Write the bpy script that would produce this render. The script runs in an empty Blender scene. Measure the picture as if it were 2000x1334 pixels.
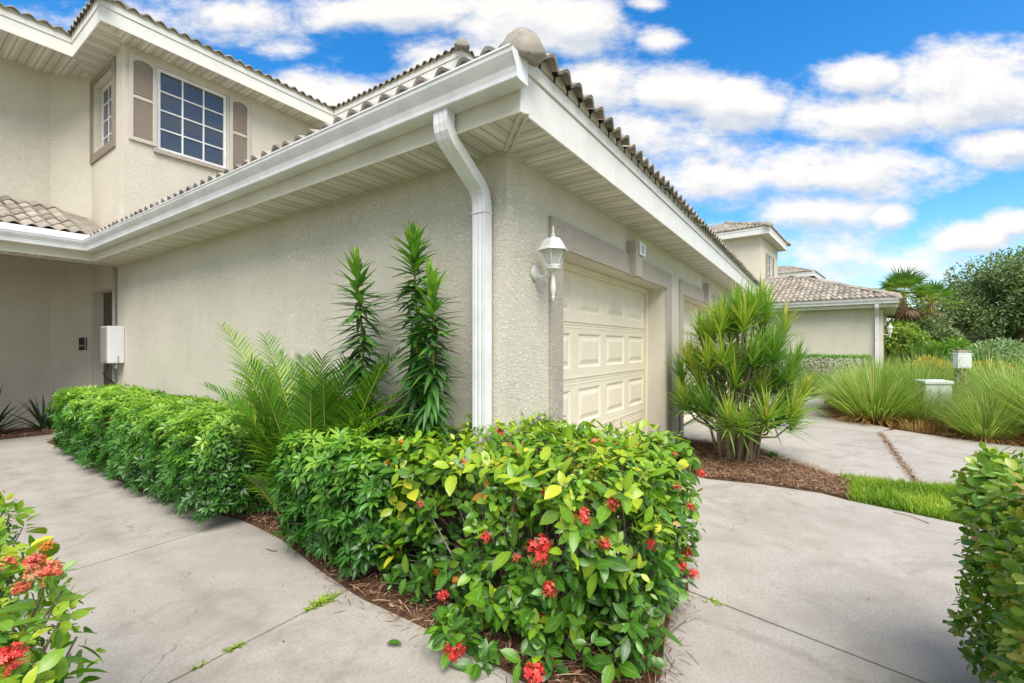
import bpy, math, random
import numpy as np
from mathutils import Vector, Matrix, noise as mnoise

R = np.random.default_rng(7)
random.seed(7)
PI = math.pi
SC = bpy.context.scene
COL = SC.collection

# ------------------------------------------------------------------ materials
def srgb(r, g, b):
    f = lambda c: (c/255/12.92) if c/255 <= .04045 else ((c/255+.055)/1.055)**2.4
    return (f(r), f(g), f(b), 1)

class NT:
    def __init__(s, name):
        s.m = bpy.data.materials.new(name); s.m.use_nodes = True
        s.t = s.m.node_tree; s.n = s.t.nodes; s.l = s.t.links
        s.b = s.n['Principled BSDF']; s.out = s.n['Material Output']
        s.co = s.n.new('ShaderNodeTexCoord').outputs['Object']
    def node(s, ty, **kw):
        n = s.n.new(ty)
        for k, v in kw.items():
            if k.startswith('i_'):
                key = k[2:]; key = int(key) if key.isdigit() else key.replace('_', ' ')
                if hasattr(v, 'is_linked') or isinstance(v, bpy.types.NodeSocket): s.l.new(v, n.inputs[key])
                else: n.inputs[key].default_value = v
            else: setattr(n, k, v)
        return n
    def noise(s, scale, detail=4, rough=.55, dist=0, vec=None):
        return s.node('ShaderNodeTexNoise', i_Vector=vec or s.co, i_Scale=scale, i_Detail=detail, i_Roughness=rough, i_Distortion=dist).outputs['Fac']
    def scale(s, v):
        return s.node('ShaderNodeMapping', i_Vector=s.co, i_Scale=v).outputs[0]
    def ramp(s, fac, stops, interp='LINEAR'):
        n = s.node('ShaderNodeValToRGB', i_Fac=fac); r = n.color_ramp; r.interpolation = interp
        while len(r.elements) < len(stops): r.elements.new(.5)
        for e, (p, c) in zip(r.elements, stops):
            e.position = p; e.color = c if len(c) == 4 else (*c, 1)
        return n.outputs['Color']
    def math(s, op, a, b=0.0, c=0.0, clamp=False):
        n = s.n.new('ShaderNodeMath'); n.operation = op; n.use_clamp = clamp
        for i, v in enumerate((a, b, c)):
            if isinstance(v, bpy.types.NodeSocket): s.l.new(v, n.inputs[i])
            else: n.inputs[i].default_value = v
        return n.outputs[0]
    def mix(s, fac, a, b, mode='MIX'):
        n = s.n.new('ShaderNodeMix'); n.data_type = 'RGBA'; n.blend_type = mode
        for i, v in ((0, fac), (6, a), (7, b)):
            if isinstance(v, bpy.types.NodeSocket): s.l.new(v, n.inputs[i])
            else: n.inputs[i].default_value = v
        return n.outputs[2]
    def bump(s, h, strength=.3, dist=.01, prev=None):
        n = s.node('ShaderNodeBump', i_Height=h, i_Strength=strength, i_Distance=dist)
        if prev: s.l.new(prev, n.inputs['Normal'])
        return n.outputs[0]
    def done(s, col=None, rough=None, nrm=None, **kw):
        for k, v in (('Base Color', col), ('Roughness', rough), ('Normal', nrm)):
            if v is None: continue
            if isinstance(v, bpy.types.NodeSocket): s.l.new(v, s.b.inputs[k])
            else: s.b.inputs[k].default_value = v
        for k, v in kw.items(): s.b.inputs[k.replace('_', ' ')].default_value = v
        return s.m

def m_stucco(name, c, var=.07):
    t = NT(name)
    n1 = t.noise(1.3, 5, .6); n2 = t.noise(30, 3)
    lo = tuple(x*(1-var) for x in c[:3]); hi = tuple(min(1, x*(1+var*.7)) for x in c[:3])
    col = t.ramp(n1, [(.3, lo), (.7, hi)])
    streak = t.noise(3.0, 5, .65, 0, t.scale((1.6, 1.6, .22)))
    col = t.mix(t.ramp(streak, [(.52, (0, 0, 0)), (.8, (.34, .34, .34))]), col, (c[0]*.72, c[1]*.7, c[2]*.66, 1))
    sv = t.scale((1, 1, 1.7))
    a = t.noise(28, 4, .58, 1.5, sv)
    ridge = t.math('ABSOLUTE', t.math('SUBTRACT', a, .5))
    ridge = t.math('SMOOTH_MIN', ridge, .13, .06)
    b = t.noise(95, 3, .6)
    h = t.math('ADD', t.math('MULTIPLY', ridge, 9), t.math('MULTIPLY', b, .25))
    return t.done(col, .9, t.bump(h, .8, .0066), Specular_IOR_Level=.08)

def m_paint(name, c, rough=.5, dirt=.12, bump=.0):
    t = NT(name)
    n = t.noise(4, 6, .65); n2 = t.noise(45, 3)
    lo = tuple(x*(1-dirt) for x in c[:3])
    col = t.ramp(n, [(.35, lo), (.62, c)])
    st = t.noise(2.4, 6, .7, 0, t.scale((3, 3, .4)))
    col = t.mix(t.ramp(st, [(.56, (0, 0, 0)), (.85, (.3, .3, .3))]), col, (c[0]*.6, c[1]*.57, c[2]*.5, 1))
    return t.done(col, t.ramp(n2, [(.3, (rough-.07,)*3), (.7, (rough+.1,)*3)]), t.bump(n2, .12+bump, .002))

def m_plain(name, c, rough=.5, metal=0, **kw):
    t = NT(name); n = t.noise(20, 4)
    col = t.ramp(n, [(.3, tuple(x*.85 for x in c[:3])), (.7, c)])
    return t.done(col, rough, t.bump(n, .08, .002), Metallic=metal, **kw)

def m_concrete(name, c):
    t = NT(name)
    big = t.noise(.55, 6, .62, .6); mid = t.noise(3.2, 7, .7, .3); fine = t.noise(70, 5, .75); fl = t.noise(260, 2)
    col = t.ramp(big, [(.3, tuple(x*.80 for x in c[:3])), (.5, c), (.72, tuple(x*1.1 for x in c[:3]))])
    col = t.mix(t.ramp(mid, [(.42, (0, 0, 0)), (.66, (.6, .6, .6))]), col, (c[0]*.74, c[1]*.71, c[2]*.66, 1))
    blotch = t.noise(1.1, 8, .78, 1.2)
    col = t.mix(t.ramp(blotch, [(.53, (0, 0, 0)), (.62, (.5, .5, .5))]), col, (c[0]*.60, c[1]*.60, c[2]*.58, 1))
    col = t.mix(t.ramp(fine, [(.36, (.75, .75, .75)), (.52, (0, 0, 0))]), col, (c[0]*.7, c[1]*.68, c[2]*.64, 1))
    sx = t.node('ShaderNodeSeparateXYZ', i_0=t.co); wob = t.math('MULTIPLY', t.math('SUBTRACT', t.noise(1.7, 4), .5), .35)
    for (x0, sl0, hw, amt) in ((-.06, .143, .05, .55), (-1.22, -.03, .11, .38), (-1.62, .02, .05, .2), (1.15, .0, .10, .22), (2.05, .0, .12, .16)):
        # worn and stained bands along the usual tracks (they follow the slabs, not the light)
        dd = t.math('ABSOLUTE', t.math('SUBTRACT', t.math('SUBTRACT', t.math('ADD', sx.outputs[0], wob), t.math('MULTIPLY', sx.outputs[1], sl0)), x0+.33*0+(.30 if x0 == -.06 else 0)))
        bd = t.math('MULTIPLY', t.math('MULTIPLY', t.math('SUBTRACT', 1, t.math('DIVIDE', dd, hw), clamp=True), t.ramp(mid, [(.38, (.1, .1, .1)), (.6, (1, 1, 1))])), amt)
        col = t.mix(bd, col, (c[0]*.5, c[1]*.48, c[2]*.45, 1))
    ck = t.node('ShaderNodeTexVoronoi', feature='DISTANCE_TO_EDGE', i_Scale=.8, i_Vector=t.node('ShaderNodeMixRGB', blend_type='ADD', i_0=.35, i_1=t.co, i_2=t.node('ShaderNodeTexNoise', i_Vector=t.co, i_Scale=3.5, i_Detail=6).outputs['Color']).outputs[0]).outputs['Distance']
    ckm = t.math('MULTIPLY', t.math('LESS_THAN', ck, .0022), t.ramp(t.noise(.9, 3), [(.5, (0, 0, 0)), (.6, (.55, .55, .55))]))
    col = t.mix(ckm, col, (.12, .10, .085, 1))
    rs = t.noise(2.6, 7, .8, .8)
    col = t.mix(t.ramp(rs, [(.64, (0, 0, 0)), (.72, (.4, .4, .4))]), col, (c[0]*.82, c[1]*.66, c[2]*.5, 1))
    v = t.node('ShaderNodeTexVoronoi', i_Vector=t.co, i_Scale=3.2).outputs['Distance']
    col = t.mix(t.ramp(v, [(.018, (1, 1, 1)), (.03, (0, 0, 0))]), col, (.09, .08, .07, 1))
    h = t.math('ADD', fine, t.math('MULTIPLY', fl, .5))
    return t.done(col, .88, t.bump(h, .35, .003), Specular_IOR_Level=.3)

def m_soffit(name, c, axis, pitch=.1):
    """vented soffit boards: a groove every `pitch`, rows of small holes between"""
    t = NT(name)
    sx = t.node('ShaderNodeSeparateXYZ', i_0=t.co)
    u, w = (sx.outputs[0], sx.outputs[1]) if axis == 'x' else (sx.outputs[1], sx.outputs[0])
    fr = t.math('FRACT', t.math('MULTIPLY', u, 1/pitch))
    gro = t.math('LESS_THAN', t.math('ABSOLUTE', t.math('SUBTRACT', fr, .5)), .07)
    f1 = t.math('FRACT', t.math('MULTIPLY', u, 1/.0143)); f2 = t.math('FRACT', t.math('MULTIPLY', w, 1/.0125))
    hole = t.math('MULTIPLY', t.math('LESS_THAN', t.math('ABSOLUTE', t.math('SUBTRACT', f1, .5)), .2),
                  t.math('LESS_THAN', t.math('ABSOLUTE', t.math('SUBTRACT', f2, .5)), .3))
    band = t.math('LESS_THAN', t.math('FRACT', t.math('MULTIPLY', u, 1/(pitch*3))), .667)
    hole = t.math('MULTIPLY', hole, band)
    n = t.noise(5, 5)
    col = t.ramp(n, [(.3, tuple(x*.86 for x in c[:3])), (.7, c)])
    col = t.mix(t.math('MULTIPLY', hole, .9), col, (.10, .085, .06, 1))
    col = t.mix(t.math('MULTIPLY', gro, .75), col, (c[0]*.4, c[1]*.38, c[2]*.34, 1))
    h = t.math('SUBTRACT', 1, t.math('MULTIPLY', gro, 1))
    return t.done(col, .55, t.bump(h, .6, .006))

def m_tile(name, stops, moss=.5):
    t = NT(name)
    n1 = t.noise(2.2, 6, .7, .5); n2 = t.noise(22, 6, .75); n3 = t.noise(120, 3)
    per = t.node('ShaderNodeAttribute', attribute_name='tint').outputs['Fac']
    f = t.math('ADD', t.math('MULTIPLY', n1, .5), t.math('ADD', t.math('MULTIPLY', n2, .45), t.math('MULTIPLY', per, .18)))
    col = t.ramp(f, stops)
    return t.done(col, .93, t.bump(t.math('ADD', n2, t.math('MULTIPLY', n3, .5)), .6, .006), Specular_IOR_Level=.15)

def m_leaf(name, stops, rough=.38, trans=.3, vein=.35, spec=.5, tip=None, bump=.15):
    """stops: colours over the per leaf random number"""
    t = NT(name)
    tint = t.node('ShaderNodeAttribute', attribute_name='tint').outputs['Fac']
    rib = t.node('ShaderNodeAttribute', attribute_name='rib').outputs['Fac']
    tt = t.node('ShaderNodeAttribute', attribute_name='along').outputs['Fac']
    col = t.ramp(tint, stops)
    n = t.noise(28, 4, .6)
    col = t.mix(t.ramp(n, [(.35, (0, 0, 0)), (.7, (.35, .35, .35))]), col, t.mix(1, col, (.62, .68, .5, 1), 'MULTIPLY'))
    if vein:
        vn = t.math('MULTIPLY', t.ramp(rib, [(.0, (1, 1, 1)), (.2, (0, 0, 0))]), vein)
        col = t.mix(vn, col, (.42, .52, .16, 1))
    if tip: col = t.mix(t.ramp(tt, [(tip[0], (0, 0, 0)), (1, (1, 1, 1))]), col, tip[1])
    t.done(col, rough, t.bump(t.noise(60, 2), bump, .002), Specular_IOR_Level=spec)
    if trans:
        tr = t.node('ShaderNodeBsdfTranslucent', i_Color=t.mix(1, col, (1.35, 1.4, .7, 1), 'MULTIPLY'))
        mx = t.node('ShaderNodeMixShader', i_0=trans); t.l.new(t.b.outputs[0], mx.inputs[1]); t.l.new(tr.outputs[0], mx.inputs[2])
        t.l.new(mx.outputs[0], t.out.inputs['Surface'])
    return t.m

def m_bark(name, c1, c2, sc=(14, 14, 3)):
    t = NT(name); n = t.noise(4, 6, .7, .3, t.scale(sc))
    return t.done(t.ramp(n, [(.3, c1), (.7, c2)]), .9, t.bump(n, .6, .01), Specular_IOR_Level=.15)

M = {}
M['stucco'] = m_stucco('stucco_cream', (.80, .75, .635))
M['stucco_pale'] = m_stucco('stucco_pale', (.80, .74, .60), .04)
M['trim'] = m_stucco('stucco_trim_taupe', (.55, .50, .43))
M['trim_dk'] = m_paint('trim_brown', (.30, .24, .19), .7)
M['white'] = m_paint('white_metal', (.85, .85, .87), .42, .16)
M['fascia'] = m_paint('white_fascia', (.83, .81, .76), .5, .08)
M['frieze'] = m_paint('beige_frieze', (.64, .61, .50), .55, .1)
M['gut_in'] = m_plain('gutter_inside', (.25, .24, .22), .8)
M['sof_x'] = m_soffit('soffit_front', (.80, .76, .66), 'x')
M['sof_y'] = m_soffit('soffit_side', (.80, .76, .66), 'y')
M['door'] = m_paint('garage_door_cream', (.80, .73, .575), .5, .05)
M['mortar'] = m_paint('mortar_cream', (.66, .60, .49), .9, .2, .3)
M['tile'] = m_tile('roof_tile_weathered', [(.28, (.085, .08, .073)), (.5, (.25, .228, .198)), (.72, (.45, .40, .335)), (.9, (.6, .53, .44))])
M['tile_pale'] = m_tile('roof_tile_pale', [(.25, (.10, .09, .08)), (.48, (.25, .22, .185)), (.7, (.44, .39, .32)), (.9, (.58, .51, .42))])
M['glass'] = m_plain('window_glass', (.06, .07, .082), .06, 0, Specular_IOR_Level=.9)
M['louver'] = m_paint('shutter_taupe', (.44, .365, .31), .6, .05)
M['shutter'] = m_paint('shutter_frame', (.56, .51, .44), .6, .05)
M['dark'] = m_plain('dark_plastic', (.02, .018, .016), .4)
M['entry'] = m_paint('entry_door_brown', (.12, .10, .085), .6, .1)
M['iron'] = m_plain('lantern_white', (.72, .72, .69), .5)
M['box'] = m_paint('meter_box_white', (.74, .76, .78), .4, .05)
M['cab'] = m_paint('cabinet_grey', (.62, .67, .64), .5, .08)
M['conduit'] = m_plain('conduit_grey', (.35, .34, .31), .5)
M['number'] = m_plain('number_ink', (.16, .17, .16), .5)
M['plaque'] = m_plain('plaque_white', (.80, .80, .74), .4)
M['conc'] = m_concrete('concrete_walk', (.39, .362, .328))
M['conc2'] = m_concrete('concrete_drive', (.40, .373, .34))
M['joint'] = m_plain('joint_dirt', (.085, .065, .045), .95)
t = NT('lantern_glass'); M['lglass'] = t.done((.75, .78, .72, 1), .12, None, Alpha=.45, Specular_IOR_Level=.7)
t = NT('soil'); nn = t.noise(12, 8, .75)
M['soil'] = t.done(t.ramp(nn, [(.3, (.045, .028, .018)), (.7, (.16, .09, .055))]), .95, t.bump(nn, .9, .03), Specular_IOR_Level=.1)
t = NT('turf'); nn = t.noise(9, 8, .75)
M['turf'] = t.done(t.ramp(nn, [(.3, (.05, .09, .015)), (.7, (.16, .24, .05))]), .95, t.bump(nn, .9, .03), Specular_IOR_Level=.1)
M['straw'] = m_leaf('pine_straw', [(0, (.07, .032, .02, 1)), (.35, (.20, .10, .06, 1)), (.65, (.36, .20, .12, 1)), (.9, (.5, .36, .22, 1)), (1, (.62, .5, .34, 1))], .8, 0, 0, .2)
M['chips'] = m_leaf('bark_chips', [(0, (.10, .045, .03, 1)), (.5, (.26, .13, .09, 1)), (1, (.46, .27, .19, 1))], .85, 0, 0, .2)
M['twig'] = m_bark('twig_bark', (.10, .075, .055), (.30, .24, .18))
M['cane'] = m_bark('cane_bark', (.14, .10, .07), (.42, .34, .24), (8, 8, 26))
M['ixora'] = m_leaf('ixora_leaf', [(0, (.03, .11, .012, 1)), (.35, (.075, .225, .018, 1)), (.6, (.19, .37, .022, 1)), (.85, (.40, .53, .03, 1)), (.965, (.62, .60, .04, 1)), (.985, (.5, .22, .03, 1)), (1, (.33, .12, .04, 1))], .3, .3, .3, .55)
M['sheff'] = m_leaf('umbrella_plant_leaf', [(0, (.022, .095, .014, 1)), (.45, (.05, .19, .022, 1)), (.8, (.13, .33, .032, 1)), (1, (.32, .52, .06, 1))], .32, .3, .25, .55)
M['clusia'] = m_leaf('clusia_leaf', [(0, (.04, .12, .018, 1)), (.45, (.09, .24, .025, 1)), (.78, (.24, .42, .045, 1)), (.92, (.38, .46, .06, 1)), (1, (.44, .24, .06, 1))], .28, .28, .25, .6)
M['spire'] = m_leaf('spire_leaf', [(0, (.03, .11, .025, 1)), (.5, (.07, .215, .035, 1)), (.8, (.15, .35, .035, 1)), (1, (.30, .52, .05, 1))], .34, .2, .3, .55)
M['areca'] = m_leaf('areca_leaflet', [(0, (.04, .13, .01, 1)), (.5, (.10, .26, .015, 1)), (.85, (.28, .44, .03, 1)), (1, (.58, .5, .05, 1))], .36, .35, .15)
M['arstem'] = m_bark('areca_stem', (.22, .24, .05), (.52, .44, .12))
M['drac'] = m_leaf('dracaena_leaf', [(0, (.035, .11, .02, 1)), (.45, (.09, .23, .03, 1)), (.8, (.24, .42, .045, 1)), (.95, (.42, .56, .07, 1)), (1, (.58, .42, .09, 1))], .38, .3, .2)
M['fak'] = m_leaf('bunch_grass_blade', [(0, (.10, .2, .03, 1)), (.45, (.23, .38, .06, 1)), (.8, (.46, .58, .16, 1)), (.93, (.66, .68, .30, 1)), (1, (.60, .42, .18, 1))], .5, .35, .1)
M['fakdry'] = m_leaf('bunch_grass_dry', [(0, (.16, .065, .03, 1)), (.5, (.36, .18, .07, 1)), (1, (.55, .42, .14, 1))], .7, .2, 0, .2)
M['lawn'] = m_leaf('lawn_blade', [(0, (.09, .19, .012, 1)), (.6, (.22, .38, .025, 1)), (1, (.46, .56, .07, 1))], .5, .3, 0, .3)
M['flower'] = m_leaf('ixora_flower', [(0, (.58, .03, .03, 1)), (.5, (.84, .075, .07, 1)), (1, (.94, .24, .19, 1))], .55, .2, 0, .2)
M['flower_p'] = m_leaf('ixora_flower_faded', [(0, (.6, .07, .05, 1)), (.5, (.85, .2, .13, 1)), (1, (.88, .42, .26, 1))], .55, .2, 0, .2)
M['flower_o'] = m_leaf('ixora_bud', [(0, (.50, .17, .02, 1)), (1, (.80, .42, .06, 1))], .55, .2, 0, .2)
M['cyc'] = m_leaf('crinum_leaf', [(0, (.012, .04, .015, 1)), (1, (.04, .09, .03, 1))], .35, .15, .1)
M['oak'] = m_leaf('oak_leaf', [(0, (.06, .11, .035, 1)), (.5, (.15, .22, .08, 1)), (1, (.33, .40, .19, 1))], .55, .25, 0, .3)
M['silver'] = m_leaf('buttonwood_leaf', [(0, (.09, .17, .07, 1)), (.5, (.20, .33, .14, 1)), (1, (.42, .52, .28, 1))], .5, .25, 0, .3)
M['bright'] = m_leaf('bright_shrub_leaf', [(0, (.04, .13, .015, 1)), (.5, (.11, .28, .02, 1)), (1, (.27, .46, .04, 1))], .45, .3, 0, .4)
M['croton'] = m_leaf('orange_shrub_leaf', [(0, (.3, .2, .02, 1)), (.5, (.55, .32, .03, 1)), (1, (.62, .5, .08, 1))], .5, .25, 0, .3)
M['palmf'] = m_leaf('fan_palm_leaf', [(0, (.06, .15, .03, 1)), (.5, (.16, .31, .05, 1)), (.85, (.42, .5, .08, 1)), (1, (.62, .55, .1, 1))], .45, .25, 0, .3)
M['palmd'] = m_leaf('fan_palm_dead', [(0, (.10, .05, .03, 1)), (.5, (.26, .15, .09, 1)), (1, (.46, .33, .22, 1))], .8, .1, 0, .2)
M['bench'] = m_bark('weathered_wood', (.22, .19, .17), (.45, .40, .36), (3, 40, 40))

# ------------------------------------------------------------------ geometry
class Geo:
    def __init__(s): s.v = []; s.f = []; s.a = []; s.n = 0
    def add(s, v, f, tint=None, rib=None, along=None):
        v = np.asarray(v, float).reshape(-1, 3); n = len(v)
        s.v.append(v)
        if isinstance(f, list) and f and isinstance(f[0], int): f = [f]
        for q in (f if isinstance(f, list) else [f]):
            q = np.asarray(q, int)
            if q.size: s.f.append((q if q.ndim > 1 else q[None]) + s.n)
        A = np.zeros((n, 3))
        for i, x in enumerate((tint, rib, along)):
            if x is not None: A[:, i] = x
        s.a.append(A); s.n += n
    def box(s, x0, y0, z0, x1, y1, z1):
        x0, x1 = min(x0, x1), max(x0, x1); y0, y1 = min(y0, y1), max(y0, y1); z0, z1 = min(z0, z1), max(z0, z1)
        v = [(x, y, z) for z in (z0, z1) for y in (y0, y1) for x in (x0, x1)]
        s.add(v, [[0, 2, 3, 1], [4, 5, 7, 6], [0, 1, 5, 4], [1, 3, 7, 5], [3, 2, 6, 7], [2, 0, 4, 6]])
        return s
    def obox(s, c, half, rz=0, rx=0):
        m = Matrix.Rotation(rz, 3, 'Z') @ Matrix.Rotation(rx, 3, 'X')
        v = [Vector(c) + m @ Vector((sx*half[0], sy*half[1], sz*half[2])) for sz in (-1, 1) for sy in (-1, 1) for sx in (-1, 1)]
        s.add([tuple(p) for p in v], [[0, 2, 3, 1], [4, 5, 7, 6], [0, 1, 5, 4], [1, 3, 7, 5], [3, 2, 6, 7], [2, 0, 4, 6]])
        return s
    def prism(s, poly, z0, z1):
        n = len(poly); v = [(p[0], p[1], z0) for p in poly] + [(p[0], p[1], z1) for p in poly]
        s.add(v, [list(range(n))[::-1], list(range(n, 2*n))] + [[i, (i+1) % n, n+(i+1) % n, n+i] for i in range(n)])
        return s
    def lathe(s, c, prof, seg=20, ax=None):
        v = []; f = []
        for r, z in prof:
            for k in range(seg):
                a = 2*PI*k/seg; v.append((r*math.cos(a), r*math.sin(a), z))
        for i in range(len(prof)-1):
            for k in range(seg):
                k2 = (k+1) % seg; f.append([i*seg+k, i*seg+k2, (i+1)*seg+k2, (i+1)*seg+k])
        f += []
        v = np.array(v)
        if ax is not None:
            q = Vector((0, 0, 1)).rotation_difference(Vector(ax)).to_matrix(); v = v @ np.array(q).T
        caps = [list(range(seg))[::-1], list(range((len(prof)-1)*seg, len(prof)*seg))]
        s.add(v + np.array(c), [np.array(f)] + caps); return s
    def tubes(s, P, rad, sides=5, tint=None):
        """P (N,K,3) centre lines, rad (N,K)"""
        P = np.asarray(P, float); N, K, _ = P.shape; rad = np.broadcast_to(np.asarray(rad, float), (N, K))
        T = np.gradient(P, axis=1); T /= np.linalg.norm(T, axis=2, keepdims=True)+1e-9
        ref = np.where(np.abs(T[..., 2:3]) > .9, np.array([1., 0, 0]), np.array([0, 0, 1.]))
        U = np.cross(T, ref); U /= np.linalg.norm(U, axis=2, keepdims=True)+1e-9; W = np.cross(T, U)
        ang = np.arange(sides)*2*PI/sides
        V = P[:, :, None]+rad[:, :, None, None]*(np.cos(ang)[None, None, :, None]*U[:, :, None]+np.sin(ang)[None, None, :, None]*W[:, :, None])
        b = (np.arange(N)*K*sides)[:, None, None]; k = np.arange(K-1)[None, :, None]*sides; j = np.arange(sides)[None, None, :]; j2 = (j+1) % sides
        F = np.stack([b+k+j, b+k+j2, b+k+sides+j2, b+k+sides+j], -1).reshape(-1, 4)
        ti = None if tint is None else np.repeat(tint, K*sides)
        s.add(V.reshape(-1, 3), F, ti); return s
    def ribbons(s, P, D, Nn, L, W, segs=4, bend=0., prof='oval', fold=.12, across=3, tint=None, curl=0.):
        P = np.asarray(P, float); N = len(P)
        if N == 0: return s
        D = unit(np.asarray(D, float)); Nn = np.asarray(Nn, float)
        L = np.broadcast_to(L, (N,)); W = np.broadcast_to(W, (N,)); bend = np.broadcast_to(bend, (N,))
        if tint is None: tint = R.random(N)
        out = []; rb = []; al = []
        pos = P.copy(); d = D.copy()
        for k in range(segs+1):
            t = k/segs
            if prof == 'oval': w = max(.06, math.sin(PI*min(1, t**.85))**.75)
            elif prof == 'obov': w = max(.12, math.sin(PI*min(1, t**1.5*.93+.03))**.6)
            elif prof == 'strap': w = max(.03, (1-t**2.2)*(.55+.45*min(1, t*4)))
            elif prof == 'lance': w = max(.04, math.sin(PI*(t*.93+.07)**.7))
            else: w = max(.03, 1-t)
            side = unit(np.cross(d, Nn)); n2 = np.cross(side, d)
            hw = (W*w*.5)[:, None]
            if across == 3:
                up = n2*(W*w*fold)[:, None]
                out += [pos-side*hw+up, pos, pos+side*hw+up]; rb += [1, 0, 1]; al += [t]*3
            else:
                out += [pos-side*hw, pos+side*hw]; rb += [1, 1]; al += [t]*2
            if k < segs:
                pos = pos+d*(L/segs)[:, None]
                g = np.zeros((N, 3)); g[:, 2] = -bend/segs*(.4+1.2*t)
                d = unit(d+g-n2*curl/segs); Nn = n2
        V = np.stack(out, 1); K = V.shape[1]; a = across
        base = (np.arange(N)*K)[:, None]
        q = []
        for k in range(segs):
            for j in range(a-1): q.append([k*a+j, k*a+j+1, (k+1)*a+j+1, (k+1)*a+j])
        F = (base[:, None]+np.array(q)[None]).reshape(-1, 4)
        s.add(V.reshape(-1, 3), F, np.repeat(tint, K), np.tile(rb, N), np.tile(al, N)); return s
    def build(s, name, mat, parent=None, smooth=None, bevel=0, loc=None):
        V = np.concatenate(s.v); org = Vector((0, 0, 0))
        if parent is not None and not parent.get('_local'): org = parent.location
        if loc is not None: org = Vector(loc)
        V = V - np.array(org)
        me = bpy.data.meshes.new(name)
        tot = sum(len(q)*q.shape[1] for q in s.f); nf = sum(len(q) for q in s.f)
        li = np.concatenate([q.ravel() for q in s.f]); sz = np.concatenate([np.full(len(q), q.shape[1]) for q in s.f])
        me.vertices.add(len(V)); me.vertices.foreach_set('co', V.ravel())
        me.loops.add(tot); me.loops.foreach_set('vertex_index', li.astype(np.int32))
        me.polygons.add(nf); me.polygons.foreach_set('loop_start', np.concatenate([[0], np.cumsum(sz)[:-1]]).astype(np.int32))
        me.polygons.foreach_set('loop_total', sz.astype(np.int32))
        A = np.concatenate(s.a)
        if smooth is None: smooth = bool(A.any())
        me.polygons.foreach_set('use_smooth', np.full(nf, smooth))
        if A.any():
            for i, k in enumerate(('tint', 'rib', 'along')):
                at = me.attributes.new(k, 'FLOAT', 'POINT'); at.data.foreach_set('value', A[:, i].astype(np.float32))
        me.update(calc_edges=True); me.validate()
        me.materials.append(M[mat] if isinstance(mat, str) else mat)
        o = bpy.data.objects.new(name, me); COL.objects.link(o)
        if parent is not None: o.parent = parent
        if loc is not None: o.location = loc
        if bevel:
            b = o.modifiers.new('bevel', 'BEVEL'); b.width = bevel; b.segments = 2; b.limit_method = 'ANGLE'
        return o

def unit(v):
    return v/(np.linalg.norm(v, axis=-1, keepdims=True)+1e-9)

def tag(o, label=None, cat=None, group=None, kind=None):
    if label: o['label'] = label
    if cat: o['category'] = cat
    if group: o['group'] = group
    if kind: o['kind'] = kind
    return o

def thing(name, loc, label, cat, group=None, rz=0, local=False):
    o = bpy.data.objects.new(name, None); COL.objects.link(o); o.location = loc; o.rotation_euler[2] = rz
    o.empty_display_size = .1
    if local: o['_local'] = 1
    return tag(o, label, cat, group)

def copy_thing(o, loc, rz, label, sc=1):
    r = o.copy(); COL.objects.link(r); r.location = loc; r.rotation_euler[2] = rz; r.scale = (sc,)*3; r['label'] = label
    for c in list(o.children):
        k = c.copy(); COL.objects.link(k); k.parent = r
        for g in c.children:
            h = g.copy(); COL.objects.link(h); h.parent = k
    return r

# ------------------------------------------------------------------ building helpers
def wall(g, P0, P1, z0, z1, thick, holes=(), inward=(0, 1)):
    """wall from P0 to P1 (outer face on that line), thickness along `inward`; holes (s0,s1,z0,z1)"""
    P0 = np.array(P0, float); P1 = np.array(P1, float); L = np.linalg.norm(P1-P0); u = (P1-P0)/L; n = np.array(inward, float)*thick
    ss = sorted({0, L} | {h[0] for h in holes} | {h[1] for h in holes}); zs = sorted({z0, z1} | {h[2] for h in holes} | {h[3] for h in holes})
    zs = [z for z in zs if z0 <= z <= z1]; ss = [q for q in ss if 0 <= q <= L]
    def solid(i, j):
        if i < 0 or j < 0 or i >= len(ss)-1 or j >= len(zs)-1: return False
        cs, cz = (ss[i]+ss[i+1])/2, (zs[j]+zs[j+1])/2
        return not any(h[0] < cs < h[1] and h[2] < cz < h[3] for h in holes)
    def pt(sv, z, dd): p = P0+u*sv+n*dd; return (p[0], p[1], z)
    for i in range(len(ss)-1):
        for j in range(len(zs)-1):
            if not solid(i, j): continue
            a, b, c, d = ss[i], ss[i+1], zs[j], zs[j+1]
            g.add([pt(a, c, 0), pt(b, c, 0), pt(b, d, 0), pt(a, d, 0)], [0, 1, 2, 3])
            g.add([pt(a, c, 1), pt(b, c, 1), pt(b, d, 1), pt(a, d, 1)], [3, 2, 1, 0])
            for (di, dj, e) in ((-1, 0, [(a, c), (a, d)]), (1, 0, [(b, c), (b, d)]), (0, -1, [(a, c), (b, c)]), (0, 1, [(a, d), (b, d)])):
                if not solid(i+di, j+dj):
                    (s1, q1), (s2, q2) = e
                    g.add([pt(s1, q1, 0), pt(s2, q2, 0), pt(s2, q2, 1), pt(s1, q1, 1)], [0, 1, 2, 3])
    return g

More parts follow.
